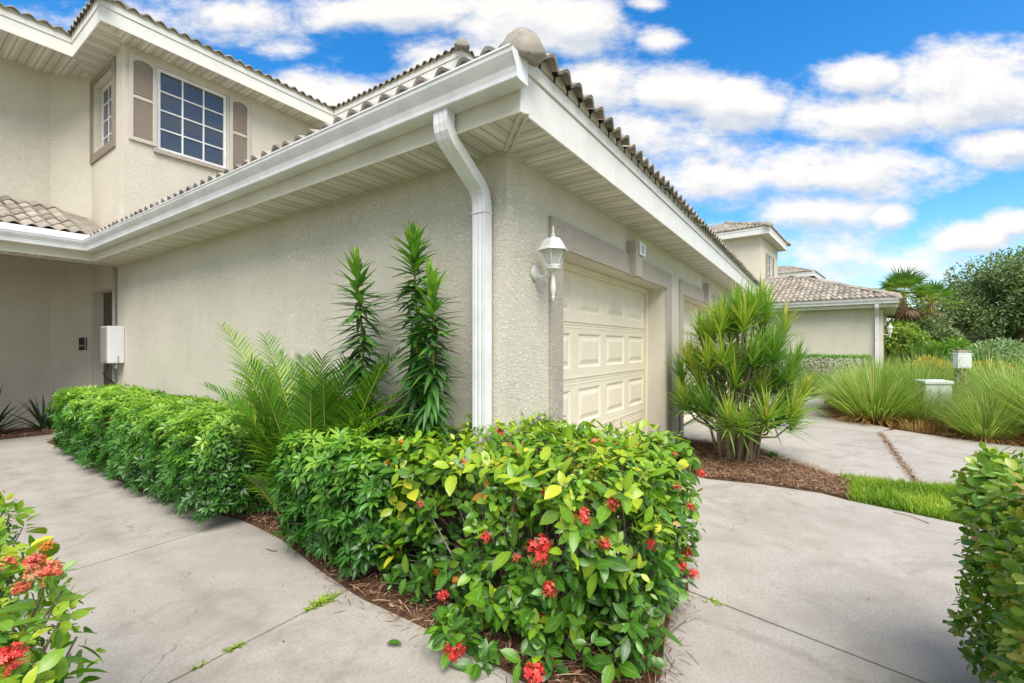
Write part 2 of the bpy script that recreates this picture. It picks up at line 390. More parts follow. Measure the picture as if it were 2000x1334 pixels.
TP, TE = .168, .34       # roof tile pitch across the slope and exposure up it
def tiles(g, O, along, up2, n_al, n_up, slope, keep, seg=7, h=.05):
    """S tiles: O eave corner, along/up2 horizontal unit vectors, slope rise per metre"""
    O = np.array(O, float); al = np.array([*along, 0.]); up = unit(np.array([*up2, slope])); nr = unit(np.cross(al, up)); nr = nr if nr[2] > 0 else -nr
    x = np.linspace(0, 1, seg+1); hz = h*(.5-.5*np.cos(2*PI*x))**.75
    T = []
    for (v, dz) in ((0, .026), (TE*1.12, .0)):
        for k in range(seg+1): T.append((x[k]*TP, v, hz[k]+dz))
    for k in range(seg+1): T.append((x[k]*TP, .0, hz[k]+.026-.02))
    T = np.array(T); n1 = seg+1
    F = [[k, k+1, n1+k+1, n1+k] for k in range(seg)] + [[k+1, k, 2*n1+k, 2*n1+k+1] for k in range(seg)]
    ins = [(i, j) for j in range(n_up) for i in range(n_al) if keep((i+.5)*TP, (j+.3)*TE)]
    if not ins: return
    I = np.array(ins, float)
    jit = R.normal(0, .003, (len(I), 3))
    loc = np.stack([I[:, 0]*TP, I[:, 1]*TE, np.zeros(len(I))], 1)+jit
    q = loc[:, None]+T[None]
    V = O+q[..., 0:1]*al+q[..., 1:2]*up+q[..., 2:3]*nr
    base = (np.arange(len(I))*len(T))[:, None, None]
    g.add(V.reshape(-1, 3), (base+np.array(F)[None]).reshape(-1, 4), np.repeat(R.random(len(I)), len(T)))

def closure(g, O, along, inw, n_al, z0, z1, h=.05, seg=7):
    """mortar under the first row of tiles, its top following their wave"""
    al = np.array([*along, 0.]); O = np.array(O, float)
    xs = np.linspace(0, n_al*TP, n_al*seg+1); hz = h*(.5-.5*np.cos(2*PI*xs/TP))**.75
    p = O+xs[:, None]*al
    b = p.copy(); b[:, 2] = z0; tp = p.copy(); tp[:, 2] = z1+hz
    V = np.concatenate([b, tp]); n = len(xs)
    g.add(V, np.array([[i, i+1, n+i+1, n+i] for i in range(n-1)]))

def hipcaps(g, A, B, r=.105, first=.14):
    """overlapping barrel tiles down a hip; the lowest one is a starter tile with a drooping closed nose"""
    A = Vector(A); B = Vector(B); L = (B-A).length; d = (B-A)/L
    side = d.cross(Vector((0, 0, 1))).normalized(); up = side.cross(d).normalized(); dn = Vector((0, 0, -1))
    s = 0.; k = 0; m = 22
    while s < L:
        ln = min(.42, L-s+.02); v = []; r0 = (first if k < 2 else r)+.008+random.uniform(-.004, .004); r1 = r*.86; tt = R.random()
        if k == 0:
            st = []
            for q in range(9):
                th = PI/2*q/8; st.append((-.16*math.cos(th)**1.25, r0*max(.02, math.sin(th)**.8), .045*math.cos(th)**2))
            st += [(.08, r0, 0), (.2, r0*.93, 0)]; lo = PI/2
        else:
            st = [(s+.012, r0-.022, 0), (s, r0-.018, 0), (s-.004, r0-.003, 0), (s+.006, r0, 0), (s+ln*.35, r0*.96, 0), (s+ln*.7, r0*.5+r1*.5, 0), (s+ln, r1, 0)]; lo = .5
        for q, (p_, rr, dr) in enumerate(st):
            for i in range(m+1):
                a = -lo+(PI+2*lo)*i/m; ca, sa = math.cos(a), math.sin(a)
                w = 1+.07*mnoise.noise(Vector((p_*11+k, ca*2.6, sa*2.6+A.x)))+.035*math.cos(6*a)*(k == 0)*(sa < .45)
                if sa < 0: sa = max(sa, -.55)
                hgt_ = 1.0 if sa > 0 else .8
                fl = 1+.16*max(0, 1-abs(sa)*1.8)          # the skirt flares where it sits on the tiles
                v.append(tuple(A+d*p_+side*ca*rr*w*fl+up*(sa*rr*hgt_*w-.03)+dn*dr))
        f = [[j*(m+1)+i, j*(m+1)+i+1, (j+1)*(m+1)+i+1, (j+1)*(m+1)+i] for j in range(len(st)-1) for i in range(m)]
        g.add(v, [np.array(f)], np.full(len(v), tt))
        s += .13 if k == 0 else .31; k += 1

def panel_door(g, x0, x1, y, secs, cols):
    """garage door face: sections with recessed and raised panels, at plane y facing -y"""
    def q(a, b): g.add([(a[0], y+a[4], a[1]), (a[2], y+a[4], a[1]), (a[2], y+a[4], a[3]), (a[0], y+a[4], a[3])], [0, 1, 2, 3])
    for (z0, z1) in secs:
        z0 += .004; z1 -= .004
        pz0, pz1 = z0+.10, z1-.10
        xs = [x0]; 
        for c in cols: xs += [c[0], c[1]]
        xs.append(x1)
        for i in range(len(xs)-1):
            a, b = xs[i], xs[i+1]
            if i % 2 == 0: q((a, z0, b, z1, 0), 0)
            else:
                q((a, z0, b, pz0, 0), 0); q((a, pz1, b, z1, 0), 0)
                loops = [(0, 0), (.018, .014), (.035, .014), (.075, .001)]
                vv = []
                for (ins, dp) in loops:
                    vv += [(a+ins, y+dp, pz0+ins), (b-ins, y+dp, pz0+ins), (b-ins, y+dp, pz1-ins), (a+ins, y+dp, pz1-ins)]
                f = [[m*4+k, m*4+(k+1) % 4, (m+1)*4+(k+1) % 4, (m+1)*4+k] for m in range(3) for k in range(4)]+[[12, 13, 14, 15]]
                g.add(vv, np.array(f))
        # section joint: rounded lips
        g.box(x0, y-.004, z0, x1, y+.02, z0+.018); g.box(x0, y-.004, z1-.018, x1, y+.02, z1)
        g.box(x0, y+.012, z1, x1, y+.02, z1+.008)
        g.box(x0, y-.003, z1-.05, x1, y+.004, z1-.04)

OH = .36; EZ = 2.66       # eave overhang and soffit height
def garage_block(h, Lf, Ls, mats, doors, full_roof=True, corner_gutter=True):
    """garage wing: front wall along +x (y=0), side wall along +y (x=0) in the house's own coordinates"""
    st, tl = mats
    g = Geo(); holes = [(a, b, 0, 2.155) for a, b in doors]
    wall(g, (0, 0), (Lf, 0), -.05, 2.69, .28, [(a, b, -.06, 2.155) for a, b in doors], (0, 1))
    g.build('front_wall', st, h)
    for (a, b) in doors:
        d = Geo(); w = b-a; pit = w/4.12; cols = [(a+.15*w/2.92+k*pit, a+.15*w/2.92+k*pit+pit*.765) for k in range(4)]
        panel_door(d, a+.002, b-.002, .262, [(i*.54, i*.54+.54) for i in range(4)], cols)
        do = d.build('garage_door', 'door', h)
        f = Geo(); f.box(a, .225, 0, a+.03, .258, 2.15); f.box(b-.03, .225, 0, b, .258, 2.15); f.box(a+.03, .225, 2.10, b-.03, .258, 2.15)
        f.box(a, .20, 2.125, b, .224, 2.153)
        f.build('door_stop', 'door', h, bevel=.003)
        s2 = Geo(); s2.box(a+.01, .25, -.002, b-.01, .275, .03); s2.build('door_seal', 'dark', do)
        tr = Geo(); T = .19
        tr.box(a-T, -.026, -.02, a, .0, 2.37); tr.box(b, -.026, -.02, b+T*1.25, .0, 2.37); tr.box(a, -.026, 2.156, b, .0, 2.37)
        tr.build('door_trim', 'trim', h, bevel=.004)
        k = Geo(); c = (a+b)/2+.13
        v = []
        for (z, hw) in ((2.135, .085), (2.50, .125)):
            v += [(c-hw, -.10, z), (c+hw, -.10, z), (c+hw, 0, z), (c-hw, 0, z)]
        k.add(v, [[3, 2, 1, 0], [4, 5, 6, 7], [0, 1, 5, 4], [1, 2, 6, 5], [2, 3, 7, 6], [3, 0, 4, 7]])
        k.build('keystone', 'trim', h, bevel=.004)
    # eaves
    e = OH
    s = Geo(); s.prism([(-e, -e+.02), (Lf+e, -e+.02), (Lf+e, 0), (0, 0)], EZ, EZ+.012); s.build('front_soffit', 'sof_x', h)
    s = Geo(); s.prism([(-e, -e+.02), (0, 0), (0, Ls+.12), (-e, Ls-.12)], EZ+.001, EZ+.013); s.build('side_soffit', 'sof_y', h)
    j = Geo(); j.obox((-.192, -.170, EZ-.004), (.010, .245, .006), -PI/4); j.obox((-.164, -.198, EZ-.004), (.010, .245, .006), -PI/4)
    j.box(-.012, .012, EZ-.012, -.001, Ls, EZ); j.box(0, -.012, EZ-.012, Lf, -.001, EZ)
    j.build('soffit_channel', 'frieze', h)
    f = Geo(); f.box(-e-.012, -e+.02, EZ-.008, -e, Ls-.12, 2.90); f.build('frieze_board', 'frieze', h)
    f = Geo()
    f.box(-e-.012, -e+.006, EZ-.008, .93, -e+.02, 2.877); f.box(.934, -e+.006, EZ-.008, Lf+e, -e+.02, 2.877)
    f.box(-e-.022, -e-.006, 2.884, Lf+e, -e+.02, 2.967)
    f.build('fascia', 'fascia', h, bevel=.003)
    # roof planes
    sl = .40; ez = 2.965
    O = (-e-.06, -e-.06, ez)
    nu = 11
    g = Geo(); tiles(g, O, (1, 0), (0, 1), int((Lf+2*e)/TP), nu, sl, lambda a, u: u*.93 <= a and u*.93 <= (Lf+2*e+.1-a))
    tiles(g, O, (0, 1), (1, 0), int((Ls)/TP)+2, nu, sl, lambda a, u: u*.93 <= a)
    g.build('roof_tiles', tl, h, smooth=False)
    u = Geo(); dd = 3.5; zt = ez-.012
    u.add([(-e, -e, zt), (Lf+e, -e, zt), (Lf+e-dd, -e+dd, zt+dd*sl), (-e+dd, -e+dd, zt+dd*sl)], [0, 1, 2, 3])
    u.add([(-e, -e, zt-.001), (-e+dd, -e+dd, zt+dd*sl), (-e+dd, Ls, zt+dd*sl), (-e, Ls, zt-.001)], [0, 1, 2, 3])
    u.add([(Lf+e, -e, zt), (Lf+e, Ls, zt), (Lf+e-dd, Ls, zt+dd*sl), (Lf+e-dd, -e+dd, zt+dd*sl)], [0, 1, 2, 3])
    u.build('roof_deck', 'tile' if tl == 'tile' else 'tile_pale', h)
    c = Geo(); closure(c, (-e-.02, -e-.012, 0), (1, 0), None, int((Lf+2*e)/TP), 2.962, 2.985)
    closure(c, (-e-.014, -e-.02, 0), (0, 1), None, int(Ls/TP), 2.88, 2.985); c.build('mortar_bed', 'mortar', h)
    w = Geo()
    for i in range(1, int((Lf+e)/TP)):
        w.obox((-e-.02+i*TP, -e-.013, 2.972), (.008, .004, .012))
    w.build('weep_holes', 'dark', h)['kind'] = 'stuff'
    hc = Geo(); hipcaps(hc, (-e+.02, -e+.02, ez+.055), (-e+3.0, -e+3.0, ez+.06+3.0*sl), first=.108)
    hc.build('hip_cap', tl, h, smooth=True)
    # gutter on the side eave
    prof = [(0, 2.905), (0, 2.772), (.098, 2.772), (.104, 2.778), (.106, 2.80), (.115, 2.83), (.135, 2.86), (.15, 2.885), (.152, 2.905), (.158, 2.908), (.158, 2.918), (.142, 2.918),
            (.144, 2.888), (.128, 2.862), (.108, 2.832), (.098, 2.80), (.094, 2.782), (.006, 2.782), (.006, 2.905)]
    gx = -e-.013; ye = -e-.03
    stn = [lambda o: (gx-o, ye), (lambda o: (gx-o, Ls-.12-o)) if corner_gutter else (lambda o: (gx-o, Ls))]
    if corner_gutter: stn.append(lambda o: (-8.5, Ls-.12-o))
    gg = Geo(); v = []; n = len(prof)
    for fn in stn:
        for (o, z) in prof: v.append((*fn(o), z))
    gg.add(v, np.array([[m*n+i, m*n+(i+1) % n, (m+1)*n+(i+1) % n, (m+1)*n+i] for m in range(len(stn)-1) for i in range(n)]))
    outer = [p for p in prof[:10]]
    v = [(gx-o, ye-.001, z) for o, z in outer]+[(gx-o, ye-.006, z) for o, z in outer]; m = len(outer)
    gg.add(v, [list(range(m)), list(range(m, 2*m))[::-1], np.array([[i, (i+1) % m, m+(i+1) % m, m+i] for i in range(m)])])
    gut = gg.build('gutter', 'white', h)
    # downspout, ribbed rectangular pipe, two elbows
    pth = [(-.425, 2.785), (-.425, 2.70), (-.418, 2.665), (-.40, 2.635), (-.375, 2.61), (-.15, 2.455), (-.11, 2.425), (-.08, 2.385), (-.066, 2.34), (-.062, 2.29), (-.062, .12), (-.075, .07), (-.13, .03)]
    hw, hd = .052, .036
    pr = [(-hw, -hd), (-hw, hd)]+[(-hw+hw*2*i/12, hd-(.004 if i in (4, 8) else 0)) for i in range(1, 12)]+[(hw, hd), (hw, -hd)]
    v = []; n = len(pr); cy = .155
    for i, (x, z) in enumerate(pth):
        a = pth[max(0, i-1)]; b = pth[min(len(pth)-1, i+1)]
        dx, dz = b[0]-a[0], b[1]-a[1]; ln = math.hypot(dx, dz); nx, nz = dz/ln, -dx/ln      # points away from the wall
        for (py, pd) in pr:
            v.append((x+nx*pd, cy+py, z+nz*pd))
    dsp = Geo(); dsp.add(v, np.array([[m*n+i, m*n+(i+1) % n, (m+1)*n+(i+1) % n, (m+1)*n+i] for m in range(len(pth)-1) for i in range(n)]))
    ds = dsp.build('downspout', 'white', gut)
    b = Geo(); b.box(-.104, cy-.0555, 2.262, -.02, cy+.0555, 2.272); b.build('joint_collar', 'white', gut)
    return gut

def upper_eave(h, pts, tl, nu=4, z0=6.14, sl=.40):
    """upper roof edge along a polyline of eave corners (wall side to the left of travel)"""
    f = Geo(); c = Geo(); g = Geo(); ud = Geo()
    n = len(pts)
    for i in range(n-1):
        a = np.array(pts[i], float); b = np.array(pts[i+1], float); L = np.linalg.norm(b-a); d = (b-a)/L; nrm = np.array([-d[1], d[0]])  # inward (left)
        o = -nrm
        def conv(i):  # turn at corner i: >0 convex
            if i <= 0 or i >= n-1: return 0
            p, q, r = map(np.array, (pts[i-1], pts[i], pts[i+1])); return np.cross(q-p, r-q)
        def seg(off0, off1, za, zb, ge):
            pa0 = a+o*off1-d*(off1 if conv(i) > 0 else (-off1 if conv(i) < 0 else 0)); pb0 = b+o*off1+d*(off1 if conv(i+1) > 0 else (-off1 if conv(i+1) < 0 else 0))
            qa = a+o*off0-d*(off0 if conv(i) > 0 else (-off0 if conv(i) < 0 else 0)); qb = b+o*off0+d*(off0 if conv(i+1) > 0 else (-off0 if conv(i+1) < 0 else 0))
            ge.prism([tuple(pa0), tuple(pb0), tuple(qb), tuple(qa)], za, zb)
        seg(-.02, 0, z0-.012, z0+.20, f); seg(-.02, .014, z0+.203, z0+.29, f)
        cl = L; s0 = a+o*.045; ca, cb = conv(i), conv(i+1)
        if ca >= 0: s0 = s0-d*(.045 if ca > 0 else 0)
        nt = int((L+.1)/TP)
        def keep(x, u):
            u *= .93
            if ca > 0 and u > x: return False
            if cb > 0 and u > (nt*TP-x): return False
            return True
        tiles(g, (*s0, z0+.30), tuple(d), tuple(nrm), nt, nu, sl, keep)
        closure(c, (*(s0-o*.03), 0), tuple(d), None, nt, z0+.285, z0+.325)
        D = 1.2
        e1 = -D if ca > 0 else (D if ca < 0 else 0); e2 = -D if cb > 0 else (D if cb < 0 else 0)
        A = a-d*0; v = [(*a, z0+.30), (*b, z0+.30), (*(b+nrm*D+d*e2), z0+.30+D*sl), (*(a+nrm*D-d*e1), z0+.30+D*sl)]
        ud.add(v, [0, 1, 2, 3])
    f.build('upper_fascia', 'fascia', h, bevel=.003); g.build('upper_roof_tiles', tl, h); c.build('upper_mortar_bed', 'mortar', h); ud.build('upper_roof_deck', tl, h)

def win_front(h, x0, x1, z0, z1, y, nx, nz, dep=.05):
    f = Geo(); b = .045
    f.box(x0, y, z0, x0+b, y+dep, z1); f.box(x1-b, y, z0, x1, y+dep, z1); f.box(x0+b, y, z0, x1-b, y+dep, z0+b); f.box(x0+b, y, z1-b, x1-b, y+dep, z1)
    for i in range(1, nx):
        c = x0+b+(x1-x0-2*b)*i/nx; f.box(c-.011, y+.012, z0+b, c+.011, y+dep-.01, z1-b)
    for i in range(1, nz):
        c = z0+b+(z1-z0-2*b)*i/nz; f.box(x0+b, y+.014, c-.011, x1-b, y+dep-.012, c+.011)
    fo = f.build('window', 'white', h, bevel=.002)
    p = Geo(); p.box(x0+.02, y+.032, z0+.02, x1-.02, y+.036, z1-.02); p.build('pane', 'glass', fo)
    return fo

def shutter(h, x0, x1, z0, z1, y):
    f = Geo(); b = .055; zm = (z0+z1)/2+.02
    f.box(x0, y-.035, z0, x0+b, y, z1); f.box(x1-b, y-.035, z0, x1, y, z1)
    for a, c in ((z0, z0+b), (zm-.025, zm+.025), (z1-b, z1)): f.box(x0+b, y-.035, a, x1-b, y, c)
    # arched head
    v = []; n = 10
    for i in range(n+1):
        t = i/n; x = x0+b+(x1-x0-2*b)*t; zz = z1-b-.055*(1-math.sin(PI*t)); v.append((x, y-.034, zz))
    for i in range(n+1): v.append((x0+b+(x1-x0-2*b)*i/n, y-.034, z1-b))
    f.add(v, np.array([[i, i+1, n+1+i+1, n+1+i] for i in range(n)]))
    so = f.build('shutter', 'shutter', h, bevel=.003)
    l = Geo(); z = z0+b
    while z < z1-b-.02:
        if abs(z-zm) > .04: l.obox(((x0+x1)/2, y-.014, z+.012), ((x1-x0)/2-b+.002, .004, .016), 0, -.7)
        z += .027
    l.build('louvers', 'louver', so)
    return so

# ------------------------------------------------------------------ our house
H = thing('town_house', (0, 0, 0), 'cream stucco two storey house with white eaves, tiled roofs and a two door garage wing', 'house')
LS = 7.32
garage_block(H, 11.0, LS, ('stucco', 'tile'), [(.737, 3.66), (4.56, 7.48)])
g = Geo(); wall(g, (0, .28), (0, 7.47), -.05, 2.69, .15, [], (1, 0)); g.build('side_wall', 'stucco', H)
g = Geo(); wall(g, (0, 7.4705), (0, 8.98), -.05, 6.16, .15, [(.28, 1.40, -.06, 2.33), (.34, 1.38, 4.74, 5.95)], (1, 0)); g.build('entry_wall', 'stucco', H)
g = Geo(); wall(g, (0, 8.98), (-.44, 9.42), -.05, 6.16, .15, [], (.7071, .7071)); g.build('angled_wall', 'stucco', H)
g = Geo(); wall(g, (-.44, 9.42), (-9, 9.42), -.05, 6.16, .15, [], (0, 1)); g.build('rear_wall', 'stucco', H)
g = Geo(); wall(g, (0, 7.32), (3.86, 7.32), 2.70, 6.16, .1495, [(.44, 1.50, 4.64, 6.0)], (0, 1)); g.build('tower_wall', 'stucco', H)
g = Geo(); wall(g, (3.86, 3.70), (3.86, 7.32), 2.90, 6.16, .15, [], (1, 0)); wall(g, (4.01, 3.70), (11.0, 3.70), 2.90, 6.16, .15, [], (0, 1)); g.build('upper_wall', 'stucco', H)
# entry door, and dark backing sheets standing in for the unlit rooms
g = Geo(); g.box(.135, 7.76, 0, .149, 8.86, 2.325); eo = g.build('entry_door', 'entry', H)
k = Geo(); k.lathe((.11, 7.86, 1.0), [(.012, 0), (.03, .01), (.03, .03), (.01, .04)], 12, (-1, 0, 0)); k.build('door_knob', 'conduit', eo)
g = Geo(); g.box(.20, 7.45, 4.6, .21, 9.0, 6.1); g.box(.3, 7.50, 4.5, 1.6, 7.51, 6.1); g.build('interior_backing', 'dark', H)
win_front(H, .445, 1.495, 4.645, 5.995, 7.345, 3, 4)
# side window facing -x
f = Geo(); y0, y1, z0, z1 = 7.83, 8.83, 4.76, 5.93; b = .045
f.box(.10, y0, z0, .14, y0+b, z1); f.box(.10, y1-b, z0, .14, y1, z1); f.box(.10, y0+b, z0, .14, y1-b, z0+b); f.box(.10, y0+b, z1-b, .14, y1-b, z1)
for i in (1, 2): c = y0+(y1-y0)*i/3; f.box(.112, c-.011, z0+b, .13, c+.011, z1-b)
for i in (1, 2, 3): c = z0+(z1-z0)*i/4; f.box(.114, y0+b, c-.011, .128, y1-b, c+.011)
wo = f.build('window', 'white', H); p = Geo(); p.box(.1215, y0+.02, z0+.02, .1245, y1-.02, z1-.02); p.build('pane', 'glass', wo)
f = Geo(); f.box(-.025, 7.66, 4.60, -.0005, 8.97, 4.738); f.box(-.025, 7.66, 4.74, -.0005, 7.80, 6.05); f.box(-.025, 8.855, 4.74, -.0005, 8.97, 6.05)
f.box(-.025, 7.802, 5.952, -.0005, 8.853, 6.05); f.build('window_trim', 'trim_dk', H, bevel=.003)
shutter(H, .065, .425, 4.66, 6.02, 7.32); shutter(H, 1.53, 1.89, 4.66, 6.02, 7.32)
f = Geo(); f.box(.38, 7.27, 4.565, 1.56, 7.319, 4.635); f.build('window_sill', 'trim', H, bevel=.004)
# porch beam, ceiling, roof over the entry
f = Geo(); f.box(-9, 7.20, 2.652, -.372, 7.214, 2.90); f.build('porch_frieze', 'frieze', H)
f = Geo(); f.prism([(-9, 7.214), (-.36, 7.214), (0, 7.44), (-9, 7.44)], 2.659, 2.671); f.build('porch_soffit', 'sof_x', H)
f = Geo(); f.box(-9, 7.441, 2.655, -.0005, 7.56, 2.95); f.build('porch_beam', 'stucco', H)
f = Geo(); f.box(-3.7, 7.56, -.05, -3.52, 9.42, 2.90); f.build('unseen_shade_wall', 'stucco', H)  # unseen wall, added to keep side light out of the entry recess
f = Geo(); f.box(-9, 7.56, 2.90, -.002, 9.42, 2.94); f.build('porch_ceiling', 'stucco', H)
g = Geo(); ps = .40
tiles(g, (-8.6, 7.52, 3.07), (1, 0), (0, 1), 49, 6, ps, lambda a, u: True); g.build('porch_roof_tiles', 'tile_pale', H)
g = Geo(); g.add([(-9, 7.2, 2.93), (-.05, 7.2, 2.93), (-.05, 9.42, 2.93+2.22*ps), (-9, 9.42, 2.93+2.22*ps)], [0, 1, 2, 3]); g.build('porch_roof_deck', 'tile_pale', H)
g = Geo(); g.add([(-9, 7.185, 2.945), (-.42, 7.185, 2.945), (-.10, 7.56, 3.10), (-9, 7.56, 3.10)], [0, 1, 2, 3])
g.add([(-.42, 7.185, 2.945), (-.40, 6.85, 2.955), (-.06, 6.95, 3.10), (-.10, 7.56, 3.10)], [0, 1, 2, 3]); g.build('valley_flashing', 'white', H)
# upper eaves
EP = [(-9, 8.42), (-.36, 8.42), (-.36, 6.94), (3.45, 6.94), (3.45, 3.34), (11.4, 3.34)]
upper_eave(H, EP[::1], 'tile')
s = Geo()
s.prism([(-9, 8.44), (-.34, 8.44), (0, 8.98), (-.44, 9.42), (-9, 9.42)], 6.14, 6.152)
s.prism([(3.47, 3.36), (11.4, 3.36), (11.4, 3.70), (3.86, 3.70)], 6.14, 6.152); s.prism([(-.34, 6.96), (3.47, 6.96), (3.86, 7.32), (0, 7.32)], 6.14, 6.152)
s.build('upper_soffit', 'sof_x', H)
s = Geo(); s.prism([(-.34, 6.96), (0, 7.32), (0, 8.98), (-.34, 8.44)], 6.141, 6.153); s.build('tower_soffit', 'sof_y', H)
s = Geo(); s.prism([(3.47, 3.36), (3.86, 3.70), (3.86, 7.32), (3.47, 6.96)], 6.141, 6.153)
s.build('tower_soffit', 'sof_y', H)
for A_, B_ in (((-.40, 6.90, 6.50), (1.2, 8.5, 7.12)), ((3.41, 3.30, 6.50), (5.2, 5.1, 7.2))): g = Geo(); hipcaps(g, A_, B_, first=.11); g.build('upper_hip_cap', 'tile', H, smooth=True)
# main upper roof body so the roofs close
g = Geo(); g.add([(.84, 8.14, 6.9), (4.65, 8.14, 6.9), (4.65, 4.54, 6.9), (11.4, 4.54, 6.9), (11.4, 9.6, 7.35), (3, 9.6, 7.35)], [[0, 1, 5], [1, 2, 3, 4, 5]]); g.build('upper_roof', 'tile', H)

# ------------------------------------------------------------------ fixtures
# lantern
LN = thing('wall_lantern', (.35, 0, 1.91), 'small white coach lantern on a curved arm beside the garage door', 'lantern')
g = Geo(); g.lathe((.35, -.001, 1.915), [(.058, 0), (.062, .006), (.05, .018), (.03, .026), (.012, .03)], 20, (0, -1, 0)); g.build('wall_plate', 'iron', LN, smooth=True)
ly = -.15; lx = .345
P = [[(lx, -.02, 1.90), (lx, -.06, 1.885), (lx, -.10, 1.885), (lx, ly, 1.90)]]
g = Geo(); g.tubes(P, .008, 8); P = [[(lx, -.03, 1.89), (lx, -.045, 1.86), (lx, -.035, 1.835), (lx, -.02, 1.845), (lx, -.026, 1.86)]]; g.tubes(P, .006, 8)
g.tubes([[(lx, -.03, 1.89), (lx, -.06, 1.875), (lx, -.075, 1.85), (lx, -.06, 1.84)]], .005, 8)
g.build('arm', 'iron', LN, smooth=True)
g = Geo(); g.lathe((lx, ly, 0), [(.004, 1.705), (.008, 1.712), (.006, 1.722), (.012, 1.73), (.009, 1.74), (.007, 1.745), (.017, 1.77), (.020, 1.80), (.014, 1.86), (.012, 1.905), (.02, 1.915), (.05, 1.925), (.055, 1.935), (.05, 1.94)], 16); g.build('tail', 'iron', LN, smooth=True)
def hexring(r, z, n=6): return [(lx+r*math.cos(2*PI*k/n+.3), ly+r*math.sin(2*PI*k/n+.3), z) for k in range(n)]
def loft(g, rings):
    v = [p for r in rings for p in r]; n = len(rings[0])
    g.add(v, [np.array([[m*n+k, m*n+(k+1) % n, (m+1)*n+(k+1) % n, (m+1)*n+k] for m in range(len(rings)-1) for k in range(n)]), list(range(n))[::-1], list(range((len(rings)-1)*n, len(rings)*n))])
g = Geo(); loft(g, [hexring(.05, 1.94), hexring(.058, 1.945), hexring(.058, 1.955), hexring(.05, 1.96)])
loft(g, [hexring(.086, 2.062), hexring(.112, 2.055), hexring(.108, 2.065), hexring(.092, 2.08), hexring(.078, 2.11), hexring(.055, 2.138), hexring(.02, 2.15), hexring(.014, 2.158), hexring(.02, 2.166), hexring(.008, 2.175), hexring(.006, 2.215), hexring(.002, 2.23)])
A = hexring(.05, 1.958); B = hexring(.085, 2.062)
g.tubes([[a, tuple((np.array(a)+np.array(b))/2), b] for a, b in zip(A, B)], .005, 6); g.build('cage', 'iron', LN)
g = Geo(); loft(g, [hexring(.046, 1.962), hexring(.081, 2.058)]); g.build('glass', 'lglass', LN)
g = Geo(); g.lathe((lx, ly, 0), [(.009, 1.96), (.009, 2.0), (.012, 2.005), (.014, 2.02), (.004, 2.045)], 10); g.build('candle_bulb', 'plaque', LN, smooth=True)
# house number on the keystone
NP = thing('house_number', (2.40, -.104, 2.43), 'small white number tile fixed on the keystone over the near garage door', 'number sign')
g = Geo(); g.box(2.30, -.118, 2.365, 2.475, -.101, 2.50); g.build('tile', 'plaque', NP, bevel=.003)
g = Geo()
def digit8(g, cx, cz, w, hh, y):
    for (zc, r) in ((cz+hh*.25, hh*.25), (cz-hh*.25, hh*.27)):
        n = 20; v = []
        for k in range(n):
            a = 2*PI*k/n; v += [(cx+math.cos(a)*w*.5, y, zc+math.sin(a)*r), (cx+math.cos(a)*w*.22, y, zc+math.sin(a)*r*.55)]
        g.add(v, np.array([[2*k, 2*((k+1) % n), 2*((k+1) % n)+1, 2*k+1] for k in range(n)]))
digit8(g, 2.388, 2.432, .06, .09, -.1195); g.build('numeral', 'number', NP)
# electrical box
EB = thing('electrical_box', (-.1, 7.3, 1.1), 'white metal utility box with conduit on the shaded side wall near the entry', 'utility box')
g = Geo(); g.box(-.20, 7.25, 1.13, -.002, 7.62, 1.70); g.build('cabinet', 'box', EB, bevel=.008)
g = Geo(); g.box(-.213, 7.30, 1.15, -.2005, 7.57, 1.68); g.build('cover', 'conduit', EB, bevel=.003)
g = Geo(); g.box(-.085, 7.244, 1.14, -.075, 7.2495, 1.24); g.build('latch', 'conduit', EB)
g = Geo(); g.tubes([[(-.04, 7.60, .0), (-.04, 7.60, .6), (-.04, 7.60, 1.13)]], .022, 10); g.build('conduit', 'conduit', EB, smooth=True); g = Geo(); g.tubes([[(-.04, 7.60, 1.70), (-.04, 7.60, 2.2), (-.04, 7.60, 2.66)]], .022, 10)
g.build('conduit', 'conduit', EB, smooth=True); g = Geo(); g.tubes([[(-.09, 7.30, 1.05), (-.09, 7.30, 1.09), (-.09, 7.30, 1.13)]], .02, 10); g.build('conduit', 'conduit', EB, smooth=True)
g = Geo(); g.tubes([[(-.14, 7.5, 1.13), (-.15, 7.5, 1.04), (-.19, 7.5, .97), (-.15, 7.5, .88), (-.09, 7.53, .84), (-.05, 7.57, .80)]], .013, 8); g.build('cable', 'dark', EB, smooth=True)
# keypad on the angled wall
KP = thing('intercom', (-.08, 9.05, 1.42), 'little black intercom with silver edge on the shaded entry wall', 'intercom')
g = Geo(); g.obox((-.098, 9.052, 1.43), (.055, .012, .11), -PI/4); g.build('body', 'dark', KP, bevel=.004)
g = Geo(); g.obox((-.066, 9.018, 1.43), (.008, .014, .11), -PI/4); g.obox((-.108, 9.048, 1.40), (.035, .016, .01), -PI/4); g.build('silver_edge', 'conduit', KP)

